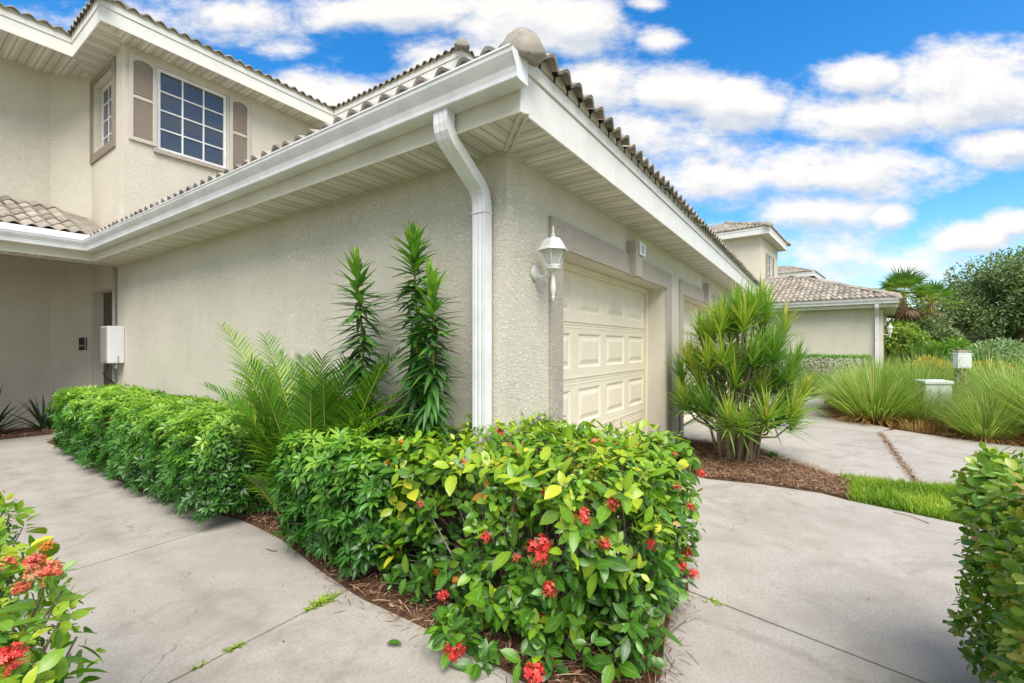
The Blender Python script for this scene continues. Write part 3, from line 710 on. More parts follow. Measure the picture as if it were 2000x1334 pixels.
# ------------------------------------------------------------------ neighbour house
cY = 14.9; cX = .8276*cY
NX, NY = -2.384+.5619*cX+.8272*cY, -1.661-.8269*cX+.5624*cY
NB = thing('neighbour_house', (NX, NY, 0), 'pale house across the driveways with a low tiled garage roof and square upper tower', 'house', rz=-math.radians(5.4), local=True)
garage_block(NB, 7.0, 9.5, ('stucco_pale', 'tile_pale'), [(.737, 3.66)], corner_gutter=False)
g = Geo(); wall(g, (0, .28), (0, 9.5), -.3, 2.69, .15, [], (1, 0)); g.build('side_wall', 'stucco_pale', NB)
g = Geo(); wall(g, (2.4, 4.05), (6.3, 4.05), 2.7, 6.16, .15, [(1.3, 2.4, 4.3, 5.6)], (0, 1)); wall(g, (2.4, 4.2), (2.4, 12), 2.7, 6.16, .15, [], (1, 0)); wall(g, (6.3, 4.2), (6.3, 12), 2.7, 6.16, .15, [], (-1, 0)); g.build('tower_wall', 'stucco_pale', NB)
win_front(NB, 3.71, 4.79, 4.31, 5.59, 4.08, 2, 3); shutter(NB, 3.28, 3.66, 4.3, 5.6, 4.05); shutter(NB, 4.84, 5.22, 4.3, 5.6, 4.05)
upper_eave(NB, [(2.02, 12), (2.02, 3.7), (6.65, 3.7), (6.65, 12)], 'tile_pale', 7)
s = Geo(); s.box(2.04, 3.72, 6.14, 6.63, 12, 6.152); s.build('upper_soffit', 'sof_x', NB)
g = Geo(); g.add([(2.0, 3.68, 6.43), (6.67, 3.68, 6.43), (4.33, 6.0, 7.35), (2.0, 12, 6.43), (6.67, 12, 6.43), (4.33, 12, 7.35)], [[0, 1, 2], [0, 2, 5, 3], [1, 4, 5, 2]]); g.build('upper_roof', 'tile_pale', NB)
for A_, B_ in (((2.0, 3.68, 6.50), (4.2, 5.9, 7.38)), ((6.67, 3.68, 6.50), (4.45, 5.9, 7.38))): g = Geo(); hipcaps(g, A_, B_); g.build('upper_hip_cap', 'tile_pale', NB)
g = Geo(); wall(g, (6.4, 2.9), (7.6, 2.9), 2.0, 2.9, .1, [], (0, 1)); 
LB = thing('wall_lantern', (NX, NY, 0), 'distant white lantern on the neighbouring garage corner', 'lantern', rz=-math.radians(5.4), local=True)
g = Geo(); g.lathe((.3, -.18, 0), [(.015, 1.66), (.02, 1.78), (.05, 1.82), (.07, 1.98), (.09, 1.99), (.04, 2.08), (.01, 2.14)], 8); g.build('lamp_head', 'iron', LB)
g = Geo(); g.tubes([[(.3, 0, 1.8), (.3, -.1, 1.75), (.3, -.18, 1.8)]], .02, 6); g.build('arm', 'iron', LB)
# third house: only its tower roof shows
FH = thing('far_house', (34.2, -1.5, 0), 'farther pale house whose tiled upper roof shows above the neighbouring roof', 'house', rz=-math.radians(8), local=True)
g = Geo(); wall(g, (.4, .4), (8, .4), -.3, 6.2, .15, [], (0, 1)); wall(g, (.4, .56), (.4, 10), -.3, 6.2, .15, [], (1, 0)); g.build('wall', 'stucco_pale', FH)
upper_eave(FH, [(0, 10), (0, 0), (5, 0), (5, 10)], 'tile_pale', 7)
g = Geo(); g.add([(0, 0, 6.42), (5, 0, 6.42), (2.5, 2.5, 7.4), (0, 10, 6.42), (5, 10, 6.42), (2.5, 10, 7.4)], [[0, 1, 2], [0, 2, 5, 3], [1, 4, 5, 2]]); g.build('roof', 'tile_pale', FH)

# ------------------------------------------------------------------ ground, paving
g = Geo(); n = 60
g.add([(-200, -200, -.10), (260, -200, -.10), (260, 260, -.10), (-200, 260, -.10)], [0, 1, 2, 3]); tag(g.build('ground', 'turf'), kind='structure')
Z = 0.0; TH = .09
# left bed edge of walkway, from the photograph's kerb line
bed_edge = [(-.80, 7.6), (-.78, 6.6), (-.80, 5.4), (-.84, 4.4), (-.82, 3.3), (-.70, 2.6), (-.62, 2.1), (-.64, 1.55), (-.74, .95), (-.80, .45), (-.79, .05), (-.79, -.40), (-.82, -.70), (-.78, -.95), (-.62, -1.10), (-.45, -1.115), (-.20, -1.06), (.05, -1.03), (.30, -1.05), (.52, -1.0), (.62, -.85), (.66, -.5), (.68, -.03)]
def edge_x(y):
    pts = bed_edge[:14][::-1]
    return float(np.interp(y, [p[1] for p in pts], [p[0] for p in pts]))
ys = [.565, 2.17, 3.95, 5.70, 7.50]
g = Geo(); gap = .0055
def leftx(y): return -2.02 if y < 1.0 else (-2.02-.75*(y-1.0) if y < 3 else -3.5)
prev = -.60
lv = [-.60]+ys+[8.3]
for a, b in zip(ys, ys[1:]+[8.35]):
    a2, b2 = a+gap, b-gap; m = max(3, int((b-a)/.25)); yy = np.linspace(a2, b2, m)
    right = [(edge_x(y), y) for y in yy]; left = [(leftx(y), y) for y in yy][::-1]
    if b > 7.6: right = [(-.80, a2), (-.80, 7.62), (-.02, 7.62), (-.02, 8.35)]; left = [(-3.5, 8.35), (-3.5, a2)]
    g.prism(right+left, Z-TH, Z)
yy = np.linspace(-.60, .565-gap, 6)
# the front slab joins walk and drive
jx0, jx1 = (.30, -1.055), (.10, -2.6)
front = [(edge_x(y), y) for y in yy[::-1]]+[(-.82, -.70), (-.78, -.95), (-.62, -1.10), (-.45, -1.115), (-.20, -1.06), (.05, -1.03), (.292, -1.05), (.12, -2.0), (-.3, -6), (-6, -6), (-6, -2.2), (-2.02, -2.2), (-2.02, .565-gap)]
g.prism(front[::-1], Z-TH, Z)
tag(g.build('walkway', 'conc'), kind='structure')
g = Geo()
drv = [(.308, -1.052), (.52, -1.0), (.62, -.85), (.66, -.5), (.68, -.03), (.737, -.026), (.74, .30), (3.66, .30), (3.66, -.03), (3.70, -.08), (3.2, -.32), (2.75, -.52), (2.66, -.70), (2.77, -1.2), (2.78, -1.7), (2.68, -1.9), (2.60, -2.25), (2.50, -2.62), (2.45, -4), (2.45, -6.5), (-.285, -6), (.132, -2.0)]
g.prism(drv[::-1], Z-TH, Z)
tag(g.build('driveway', 'conc2'), kind='structure')
# far drive in slabs
g = Geo()
slabs = [[(4.62, .3), (4.56, -.9), (5.82, -1.02), (6.0, .3)], [(6.012, .3), (5.832, -1.02), (5.35, -2.495), (7.0, -2.495), (7.5, -2.68), (8.2, -2.25), (8.9, -2.02), (9.7, -2.02), (9.85, -1.2), (9.9, .3)],
         [(9.912, .3), (9.862, -1.2), (9.72, -2.0), (10.6, -1.8), (11.6, -1.82), (12.8, -2.0), (13.0, -.6), (12.6, .3)],
         [(4.55, -.91), (4.45, -1.05), (4.1, -1.30), (3.85, -1.55), (3.56, -1.85), (3.60, -2.495), (5.338, -2.495), (5.82, -1.03)],
         [(3.60, -2.507), (3.80, -2.85), (3.9, -4), (4.3, -8), (6.2, -8), (5.0, -3.5), (5.328, -2.507)],
         [(5.34, -2.507), (5.012, -3.5), (6.2, -7.8), (6.9, -7.8), (6.72, -4.1), (6.9, -3.5), (7.2, -3.0), (7.4, -2.75), (7.0, -2.507)]]
for s_ in slabs: g.prism(s_[::-1], Z-TH, Z)
tag(g.build('far_driveway', 'conc2'), kind='structure')
g = Geo(); g.add([(-9, -8, -.035), (14, -8, -.035), (14, 12, -.035), (-9, 12, -.035)], [0, 1, 2, 3]); tag(g.build('soil', 'soil'), kind='structure')

def in_poly(x, y, poly):
    c = False; n = len(poly); j = n-1
    for i in range(n):
        if (poly[i][1] > y) != (poly[j][1] > y) and x < (poly[j][0]-poly[i][0])*(y-poly[i][1])/(poly[j][1]-poly[i][1])+poly[i][0]: c = not c
        j = i
    return c

def sample_poly(poly, n, margin=0):
    xs = [p[0] for p in poly]; ys_ = [p[1] for p in poly]; out = []
    while len(out) < n:
        x, y = random.uniform(min(xs)-margin, max(xs)+margin), random.uniform(min(ys_)-margin, max(ys_)+margin)
        if in_poly(x, y, poly): out.append((x, y))
    return np.array(out)

def hgt(x, y): return .022+.02*mnoise.noise(Vector((x*3, y*3, 0)))+.012*mnoise.noise(Vector((x*11, y*11, 3)))

def mulch(name, poly, nstraw, nchip, label, step=.05, over=.02):
    xs = [p[0] for p in poly]; ys_ = [p[1] for p in poly]
    x0, x1, y0, y1 = min(xs), max(xs), min(ys_), max(ys_)
    nx, ny = int((x1-x0)/step)+1, int((y1-y0)/step)+1
    v = []; idx = {}; f = []
    cx, cy = sum(xs)/len(xs), sum(ys_)/len(ys_)
    x0 -= 2*step; y0 -= 2*step; nx += 5; ny += 5
    pa = np.array(poly, float); pb = np.roll(pa, -1, 0)
    def sd(x, y):
        q = np.array([x, y]); ab = pb-pa; t = np.clip(((q-pa)*ab).sum(1)/((ab**2).sum(1)+1e-12), 0, 1)
        d_ = np.linalg.norm(pa+ab*t[:, None]-q, axis=1).min(); return d_ if in_poly(x, y, poly) else -d_
    for i in range(nx+1):
        for j in range(ny+1):
            x, y = x0+i*step, y0+j*step; d_ = sd(x, y)
            z = hgt(x, y)*min(1, d_/.05) if d_ > 0 else d_*.5
            idx[i, j] = (len(v), d_ > -2.1*step); v.append((x, y, max(z, -.034)))
    for i in range(nx):
        for j in range(ny):
            q = [idx[i, j], idx[i+1, j], idx[i+1, j+1], idx[i, j+1]]
            if all(k[1] for k in q): f.append([k[0] for k in q])
    g = Geo(); g.add(v, np.array(f)); g.build(name, 'soil').name = name
    o = COL.objects[-1] if False else bpy.data.objects[name]
    tag(o, label, 'mulch', kind='stuff')
    p = sample_poly(poly, nstraw); z = np.array([hgt(a, b) for a, b in p])+R.uniform(.002, .022, nstraw)
    a = R.uniform(0, 2*PI, nstraw); D = np.stack([np.cos(a), np.sin(a), R.normal(.05, .16, nstraw)], 1)
    g = Geo(); L = R.uniform(.05, .16, nstraw)
    P = np.stack([p[:, 0], p[:, 1], z], 1)-D*L[:, None]*.5; P[:, 2] = np.maximum(P[:, 2], .006)
    Nn = unit(np.stack([R.normal(0, .4, nstraw), R.normal(0, .4, nstraw), np.ones(nstraw)], 1))
    g.ribbons(P, D, Nn, L, R.uniform(.0022, .0045, nstraw), 4, R.uniform(-.1, .5, nstraw), 'strap', 0, 2, curl=R.uniform(-.8, .8, 1)[0])
    st = g.build('pine_straw', 'straw'); st.parent = o
    st['kind'] = 'stuff'
    if nchip:
        p = sample_poly(poly, nchip); z = np.array([hgt(a, b) for a, b in p])+R.uniform(.005, .02, nchip); a = R.uniform(0, 2*PI, nchip)
        g = Geo(); D = np.stack([np.cos(a), np.sin(a), R.normal(0, .3, nchip)], 1)
        g.ribbons(np.stack([p[:, 0], p[:, 1], z], 1), D, unit(np.stack([R.normal(0, .5, nchip), R.normal(0, .5, nchip), np.ones(nchip)], 1)), R.uniform(.015, .05, nchip), R.uniform(.008, .02, nchip), 2, .2, 'oval', .1, 2)
        c = g.build('bark_chips', 'chips'); c.parent = o; c['kind'] = 'stuff'
    return o

bed1 = bed_edge[:-1]+[(.68, -.03), (.0, -.002), (-.0, 7.6)]
mulch('mulch_bed', [p for p in bed1], 15000, 4200, 'brown pine straw mulch in the bed wrapping the garage corner', .05)
bed2 = [(4.55, .0), (4.52, -.9), (4.42, -1.06), (4.07, -1.32), (3.82, -1.57), (3.52, -1.84), (3.3, -1.95), (2.72, -1.92), (2.80, -1.7), (2.79, -1.2), (2.68, -.72), (2.77, -.50), (3.2, -.30), (3.70, -.06), (3.9, 0)]
mulch('mulch_strip', bed2, 9000, 2000, 'orange brown pine straw around the base of the multi stemmed dracaena', .06)
bed3 = [(-3.5, 8.37), (-.02, 8.37), (-.02, 8.96), (-.46, 9.40), (-3.5, 9.40)]
mulch('mulch_corner', bed3, 3000, 1500, 'dark red mulch below the shaded rear entry wall', .08)

# lawn strip beside the drive
lawn = [(2.70, -1.90), (3.3, -1.93), (3.52, -1.84), (3.56, -2.5), (3.76, -2.85), (3.86, -4), (3.9, -6.5), (2.47, -6.5), (2.47, -4), (2.52, -2.62), (2.62, -2.25)]
def blades_patch(name, poly, n, L, W, mat, label, z0=.0):
    p = sample_poly(poly, n); a = R.uniform(0, 2*PI, n); lean = R.uniform(.15, 1.3, n)
    D = np.stack([np.cos(a)*lean, np.sin(a)*lean, np.ones(n)], 1)
    g = Geo(); P = np.stack([p[:, 0], p[:, 1], np.full(n, z0)], 1)
    g.ribbons(P, D, np.stack([np.cos(a)*-1, np.sin(a)*-1, np.ones(n)*.8], 1), R.uniform(*L, n), R.uniform(*W, n), 3, R.uniform(.2, 1.3, n), 'strap', .05, 2, np.clip([.5+.55*mnoise.noise(Vector((a_*2.6, b_*2.6, 1)))+random.gauss(0, .2) for a_, b_ in p], 0, 1))
    return tag(g.build(name, mat), label, 'grass', kind='stuff')
g = Geo(); g.prism(lawn[::-1], -.05, .004); tag(g.build('lawn_ground', 'turf'), kind='structure')
near_l = [(2.70, -1.90), (3.3, -1.93), (3.52, -1.84), (3.56, -2.5), (3.76, -2.85), (3.86, -3.9), (2.46, -3.9), (2.52, -2.62), (2.60, -2.25)]
blades_patch('grass', near_l, 26000, (.045, .10), (.005, .009), 'lawn', 'bright green coarse lawn strip between the two concrete drives')

# ------------------------------------------------------------------ hedges
def rbox_tips(x0, x1, y0, y1, z0, z1, n, depth=.12, rad=.16, hole=0., seed=0, rough=.06, taper=0.):
    """points on/inside the faces of a clipped hedge with outward normals"""
    c = np.array([(x0+x1)/2, (y0+y1)/2, (z0+z1)/2]); hs = np.array([(x1-x0)/2, (y1-y0)/2, (z1-z0)/2])
    A = np.array([hs[1]*hs[2], hs[0]*hs[2], hs[0]*hs[1]])*4; pr = np.array([A[0], A[0], A[1], A[1], A[2]]); pr = pr/pr.sum()
    P = []; Nn = []; D = []
    tries = 0
    while len(P) < n and tries < n*8:
        tries += 1
        f = R.choice(5, p=pr); q = (R.random(3)*2-1)
        ax = f//2; q[ax] = 1 if (f % 2 or f == 4) else -1
        s = q*hs
        # round the edges: pull to the surface of a rounded box
        inner = np.maximum(hs-rad, .01); k = np.clip(s, -inner, inner); d = s-k; nd = np.linalg.norm(d)
        if nd < 1e-6: nrm = np.zeros(3); nrm[ax] = q[ax]
        else: nrm = d/nd; s = k+nrm*min(rad, nd) if nd > rad else s
        nv = mnoise.noise(Vector((s[0]*3.1+seed, s[1]*3.1, s[2]*3.1)))
        nv2 = mnoise.noise(Vector((s[0]*7+seed, s[1]*7+5, s[2]*7)))
        if hole and q[ax] and nrm[2] < .6 and nv2 > .5-hole: continue
        dp = R.random()**1.7*depth
        s = s+nrm*(rough*(nv*1.2+nv2*.6)-dp)
        p = c+s
        if taper:
            tz = 1-(p[2]-z0)/(z1-z0); sh = 1-taper*max(0, tz)**1.5
            p[0] = c[0]+(p[0]-c[0])*sh; p[1] = c[1]+(p[1]-c[1])*(1-(1-sh)*min(1, hs[0]/hs[1]))
        P.append(p); Nn.append(nrm); D.append(dp/depth)
    return np.array(P), np.array(Nn), np.array(D)

def rosettes(g, P, A, k, L, W, spread, prof, segs, fold=.12, bend=.3, pairs=False, tintf=None, jit=.15, curl=0., per_t=None):
    """k leaves round each tip P with axis A"""
    N = len(P); A = unit(A)
    ref = np.where(np.abs(A[:, 2:3]) > .9, np.array([1., 0, 0]), np.array([0, 0, 1.])); U = unit(np.cross(A, ref)); V = np.cross(A, U)
    ph0 = R.uniform(0, 2*PI, N)
    allp = []; alld = []; alln = []; LL = []; WW = []; TT = []
    for j in range(k):
        if pairs: ph = ph0+PI*(j % 2)+(PI/2)*(j//2); off = .35*L*(j//2); sp = spread*(1.15-.32*(j//2)/(k/2)); sc = (1-.18*(j//2))
        else: ph = ph0+2*PI*j/k; off = 0; sp = spread; sc = 1
        ph = ph+R.normal(0, jit, N); e = np.clip(sp+R.normal(0, jit*1.2, N), .05, 2.4)
        rd = np.cos(ph)[:, None]*U+np.sin(ph)[:, None]*V
        d = np.cos(e)[:, None]*A+np.sin(e)[:, None]*rd
        nn = np.sin(e)[:, None]*A-np.cos(e)[:, None]*rd
        allp.append(P+A*(off-.2*L*(pairs))+d*.012); alld.append(d); alln.append(nn)
        l = L*sc*R.uniform(.5, 1.25, N); LL.append(l); WW.append(W*(l/L)*R.uniform(.82, 1.15, N))
        base = per_t if per_t is not None else R.random(N)
        TT.append(np.where(base > .93, base, np.clip(base+R.normal(0, .09, N), 0, .955)))
    g.ribbons(np.concatenate(allp), np.concatenate(alld), np.concatenate(alln), np.concatenate(LL), np.concatenate(WW), segs, bend, prof, fold, 3, np.concatenate(TT), curl)

def stems_to(g, P, N0, roots, r0=.006, r1=.002, n=None):
    if n and len(P) > n: sel = R.choice(len(P), n, replace=False); P = P[sel]; N0 = N0[sel]
    rt = roots[R.integers(0, len(roots), len(P))]
    # choose a nearby root
    for i in range(len(P)):
        d = np.linalg.norm((roots-P[i])[:, :2], axis=1); rt[i] = roots[np.argsort(d)[R.integers(0, min(3, len(roots)))]]
    mid = (P+rt)/2-N0*.06+R.normal(0, .03, P.shape); m1 = rt*.7+mid*.3+R.normal(0, .012, P.shape); m2 = (mid+P)/2+R.normal(0, .02, P.shape)
    path = np.stack([rt, m1, mid, m2, P], 1); rr = np.stack([np.full(len(P), r0), np.full(len(P), r0*.85), np.full(len(P), (r0+r1)/2), np.full(len(P), r1*1.4), np.full(len(P), r1)], 1)
    g.tubes(path, rr, 4)

CAM = np.array([-2.384, -1.661, 1.4])
def pix(px, py):
    a = (px-1000)/876; b = (675-py)/876; return np.array([.8272+.5619*a, .5624-.8269*a, b])

def flower(parent, c, nrm, r, mat, n=46):
    """an ixora head: a dome of small four petalled florets on thin tubes"""
    g = Geo(); c = np.array(c, float); nrm = unit(np.array(nrm, float)[None])[0]
    d = unit(R.normal(0, 1, (n*2, 3))); d = d[(d @ nrm) > -.12][:n]; n = len(d)
    p = c+d*r*R.uniform(.72, 1.08, n)[:, None]
    ref = np.array([.3, .2, .9]); U = unit(np.cross(d, ref)); V = np.cross(d, U); a0 = R.uniform(0, PI, n); tt = np.clip(R.normal(.5, .25, n), 0, 1)
    for k in range(4):
        a = a0+k*PI/2; rd = np.cos(a)[:, None]*U+np.sin(a)[:, None]*V
        g.ribbons(p, rd+d*.25, d, R.uniform(.008, .0125, n)*r/.04, .0062*r/.04, 2, 0, 'oval', .1, 2, tt)
    g.tubes(np.stack([np.repeat(c[None], n, 0), (p+c)/2, p], 1), .0012, 3, tt)
    return g.build('flower_cluster', mat, parent)

def ixora(name, label, box, n, L=.075, W=.036, seed=0, hole=0., roots=None, flowers=(), group=None, k=6, extra=None, taper=.12, depth=.22):
    x0, x1, y0, y1, z0, z1 = box
    T = thing(name, ((x0+x1)/2, (y0+y1)/2, 0), label, 'shrub', group)
    P, Nn, D = rbox_tips(x0, x1, y0, y1, z0, z1, n, depth, .17, hole, seed, .075, taper)
    if extra is not None:
        P = np.concatenate([P, extra[0]]); Nn = np.concatenate([Nn, extra[1]]); D = np.concatenate([D, np.zeros(len(extra[0]))])
    A = Nn*.75+np.array([0, 0, .55])+R.normal(0, .38, P.shape)
    # young leaves at the top of the hedge are yellower
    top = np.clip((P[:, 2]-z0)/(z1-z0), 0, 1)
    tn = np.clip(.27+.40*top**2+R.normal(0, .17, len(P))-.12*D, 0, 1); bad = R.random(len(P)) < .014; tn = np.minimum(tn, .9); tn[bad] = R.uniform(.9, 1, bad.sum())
    g = Geo()
    for s_, (k_, sz) in enumerate(((k, 1.), (k, .72), (4, 1.3))):
        sel = (np.arange(len(P)) % 3) == s_
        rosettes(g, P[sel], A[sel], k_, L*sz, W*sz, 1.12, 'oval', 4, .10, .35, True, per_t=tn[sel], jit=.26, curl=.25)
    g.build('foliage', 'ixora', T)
    if roots is None: roots = np.stack([R.uniform(x0+.15, x1-.15, 16), R.uniform(y0+.15, y1-.15, 16), np.zeros(16)], 1)
    g = Geo(); stems_to(g, P, Nn, roots, .0075, .0022, min(len(P), 800)); 
    q = roots[R.integers(0, len(roots), 60)]; e = q+np.stack([R.normal(0, .16, 60), R.normal(0, .16, 60), R.uniform(.3, .75, 60)], 1)
    e[:, 0] = np.clip(e[:, 0], x0+.08, x1-.08); e[:, 1] = np.clip(e[:, 1], y0+.08, y1-.08)
    g.tubes(np.stack([q, (q+e)/2+R.normal(0, .03, q.shape), e], 1), np.array([.008, .006, .003])[None], 5)
    g.build('branches', 'twig', T)
    for (fx, fy, r, m) in flowers:
        d = unit(pix(fx, fy)[None])[0]; rel = P-CAM; t = rel @ d; q = np.linalg.norm(rel-t[:, None]*d, axis=1)
        ok = q < .03
        i = int(np.argmin(np.where(ok, t, 99))) if ok.any() else int(np.argmin(q))
        p = CAM+d*(t[i]-.03) if q[i] < .06 else P[i]-d*.02
        nr = Nn[i]*.6+np.array([0, 0, .5])-d*.45
        flower(T, p, nr, r*1.32, m)
    return T

# main bush in front of the garage corner
IX = (-.74, .55, -1.08, .44, .02, .845)
fl = [(972, 848, .034, 'flower'), (1166, 868, .03, 'flower_p'), (1072, 966, .026, 'flower'), (1012, 990, .03, 'flower_p'), (1140, 1010, .028, 'flower'), (1158, 998, .022, 'flower'), (1052, 1078, .042, 'flower'), (1062, 1062, .03, 'flower'),
      (866, 1163, .022, 'flower'), (890, 1133, .014, 'flower_o'), (852, 1118, .016, 'flower_o'), (1062, 1212, .03, 'flower'), (1033, 1198, .026, 'flower_o'), (1342, 1080, .028, 'flower'), (1328, 1105, .026, 'flower'), (1355, 1122, .02, 'flower'),
      (1246, 1096, .024, 'flower_p'), (1368, 925, .022, 'flower'), (1372, 1010, .024, 'flower_p'), (1380, 978, .018, 'flower'), (1320, 953, .022, 'flower_p'), (785, 866, .018, 'flower_o'), (1316, 888, .018, 'flower_p'), (948, 1050, .02, 'flower'), (1110, 900, .02, 'flower_p'), (1200, 985, .024, 'flower'), (1290, 1000, .018, 'flower_p'), (700, 900, .014, 'flower_o'), (1010, 1090, .018, 'flower_p'), (1238, 870, .018, 'flower_o'), (1075, 1150, .026, 'flower'), (1180, 1060, .02, 'flower'), (820, 985, .016, 'flower_p'), (1270, 1065, .02, 'flower'), (905, 905, .016, 'flower_p')]
# low shoots that lean over the mulch at the foot of the bush
low = []
for (qx, qy, qz) in [(890, 1250, .10), (870, 1215, .12), (1060, 1255, .14), (1040, 1225, .2), (1090, 1220, .2), (1120, 1190, .22), (1160, 1215, .1), (960, 1280, .03), (925, 1235, .1), (1190, 1190, .14), (1210, 1170, .2), (1010, 1190, .22), (980, 1170, .25), (1070, 1280, .1), (1300, 1150, .2), (1330, 1120, .25), (1270, 1140, .25), (1290, 1100, .3)]:
    d = pix(qx, qy); t = (qz-1.4)/d[2]; p = CAM+d*t
    for r_ in range(5): low.append(p+R.normal(0, .03, 3)*np.array([1, 1, .8]))
low = np.array(low); ln = unit(np.stack([R.normal(-.4, .3, len(low)), R.normal(-.5, .3, len(low)), R.normal(.5, .3, len(low))], 1))
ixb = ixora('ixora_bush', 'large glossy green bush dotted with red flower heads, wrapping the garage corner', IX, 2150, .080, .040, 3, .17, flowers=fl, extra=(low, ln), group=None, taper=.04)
for (qx, qy, r_) in [(887, 1268, .047), (1066, 1278, .044), (1044, 1316, .044)]:
    d = pix(qx, qy); t = (.07-1.4)/d[2]; p = CAM+d*t; flower(ixb, p, (-.5, -.5, .8), r_, 'flower', 70)

# left foreground bush
fl2 = [(85, 1125, .022, 'flower_p'), (64, 1100, .014, 'flower_p'), (16, 1102, .013, 'flower_p'), (38, 1150, .011, 'flower_p'), (12, 1292, .018, 'flower'), (92, 1068, .010, 'flower_o')]
ixora('ixora_bush', 'foreground bush of broad yellow green leaves with coral flower heads beside the walkway', (-3.15, -2.12, -.75, .80, .03, .93), 4200, .040, .023, 11, .08, flowers=fl2, taper=.10)

# right foreground hedge of thick rounded leaves
def clusia(name, label, box, n, seed):
    x0, x1, y0, y1, z0, z1 = box
    T = thing(name, ((x0+x1)/2, (y0+y1)/2, 0), label, 'hedge')
    P, Nn, D = rbox_tips(x0, x1, y0, y1, z0, z1, n, .14, .15, .0, seed, .05, .06)
    A = Nn*.8+np.array([0, 0, .5])+R.normal(0, .35, P.shape); g = Geo()
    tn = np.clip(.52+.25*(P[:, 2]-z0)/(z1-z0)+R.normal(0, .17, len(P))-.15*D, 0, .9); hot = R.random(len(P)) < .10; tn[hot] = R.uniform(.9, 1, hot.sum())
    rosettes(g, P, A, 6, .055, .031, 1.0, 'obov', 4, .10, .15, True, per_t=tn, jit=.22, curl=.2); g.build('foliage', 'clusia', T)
    roots = np.stack([R.uniform(x0+.15, x1-.15, 20), R.uniform(y0+.1, y1-.1, 20), np.zeros(20)], 1)
    g = Geo(); stems_to(g, P, Nn, roots, .006, .0018, 500); g.build('branches', 'twig', T)
    return T
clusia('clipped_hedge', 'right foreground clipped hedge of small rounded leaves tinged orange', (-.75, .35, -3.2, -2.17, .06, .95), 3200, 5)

# umbrella plant hedges along the wall
def sheff(name, label, box, n, seed, L=.062, roots=None, k=8, depth=.15):
    x0, x1, y0, y1, z0, z1 = box
    T = thing(name, ((x0+x1)/2, (y0+y1)/2, 0), label, 'hedge')
    P, Nn, D = rbox_tips(x0, x1, y0, y1, z0, z1, n, depth, .17, .0, seed, .07, .03)
    A = Nn*.7+np.array([0, 0, .6])+R.normal(0, .3, P.shape); g = Geo()
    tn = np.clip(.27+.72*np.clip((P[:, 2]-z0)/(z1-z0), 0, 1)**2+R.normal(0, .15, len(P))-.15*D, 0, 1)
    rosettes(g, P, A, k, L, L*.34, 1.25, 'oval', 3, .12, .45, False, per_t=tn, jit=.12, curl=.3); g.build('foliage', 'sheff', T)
    if roots is None: roots = np.stack([R.uniform(x0+.15, x1-.1, 24), R.uniform(y0+.1, y1-.1, 24), np.zeros(24)], 1)
    g = Geo(); stems_to(g, P, Nn, roots, .006, .002, 420)
    g.build('branches', 'twig', T)
    return T
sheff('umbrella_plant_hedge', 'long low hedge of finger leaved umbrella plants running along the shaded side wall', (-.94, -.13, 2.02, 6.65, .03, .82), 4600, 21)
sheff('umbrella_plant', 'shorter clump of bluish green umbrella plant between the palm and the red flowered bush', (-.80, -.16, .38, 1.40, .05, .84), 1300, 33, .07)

# ------------------------------------------------------------------ tall spire plants
def spire(x, y, z0, z1, label, lean=(0, 0), r=.165):
    T = thing('spire_plant', (x, y, 0), label, 'plant', 'tall leafy spires against the side wall')
    n = int((z1-z0)*250); t = np.sort(R.random(n))
    z = z0+(z1-z0)*t; ph = np.arange(n)*2.39996+R.normal(0, .4, n)
    cx = x+lean[0]*t+.015*np.sin(t*7+x*9); cy = y+lean[1]*t+.012*np.cos(t*5)
    # upper leaves point up, lower ones droop
    el = np.interp(t, [0, .5, .8, .93, 1], [-.9, -.45, -.12, .7, 1.35])+R.normal(0, .26, n)
    D = np.stack([np.cos(ph)*np.cos(el), np.sin(ph)*np.cos(el), np.sin(el)], 1)
    Nn = np.stack([-np.cos(ph)*np.sin(el), -np.sin(ph)*np.sin(el), np.cos(el)], 1)
    L = np.interp(t, [0, .25, .85, 1], [r*1.45, r*1.6, r*1.4, r*.95])*R.uniform(.6, 1.22, n)
    g = Geo(); g.ribbons(np.stack([cx, cy, z], 1)+D*.006, D, Nn, L, .037, 4, np.interp(t, [0, .8, 1], [.35, .25, 0]), 'lance', .16, 3, np.clip(.22+.75*t**4+R.normal(0, .14, n), 0, 1))
    g.build('leaves', 'spire', T)
    tt = np.linspace(0, 1, 14); pth = np.stack([x+lean[0]*tt+.015*np.sin(tt*7+x*9), y+lean[1]*tt+.012*np.cos(tt*5), z0+(z1-z0)*tt], 1); pth = np.concatenate([[[x, y, 0]], pth])
    g = Geo(); g.tubes(pth[None], np.linspace(.013, .006, 15)[None], 7); g.build('stem', 'arstem', T, smooth=True)
spire(-.30, 1.06, .42, 1.98, 'leafy spire nearest the palm, standing alone before the wall', (0, .06), .17)
spire(-.26, .58, .40, 2.13, 'tallest leafy spire, its tip highest against the stucco wall', (-.01, -.02), .15)
spire(-.34, .38, .40, 1.80, 'leafy spire crowding in front of the tallest one, nearest the downspout', (.0, -.05), .15)

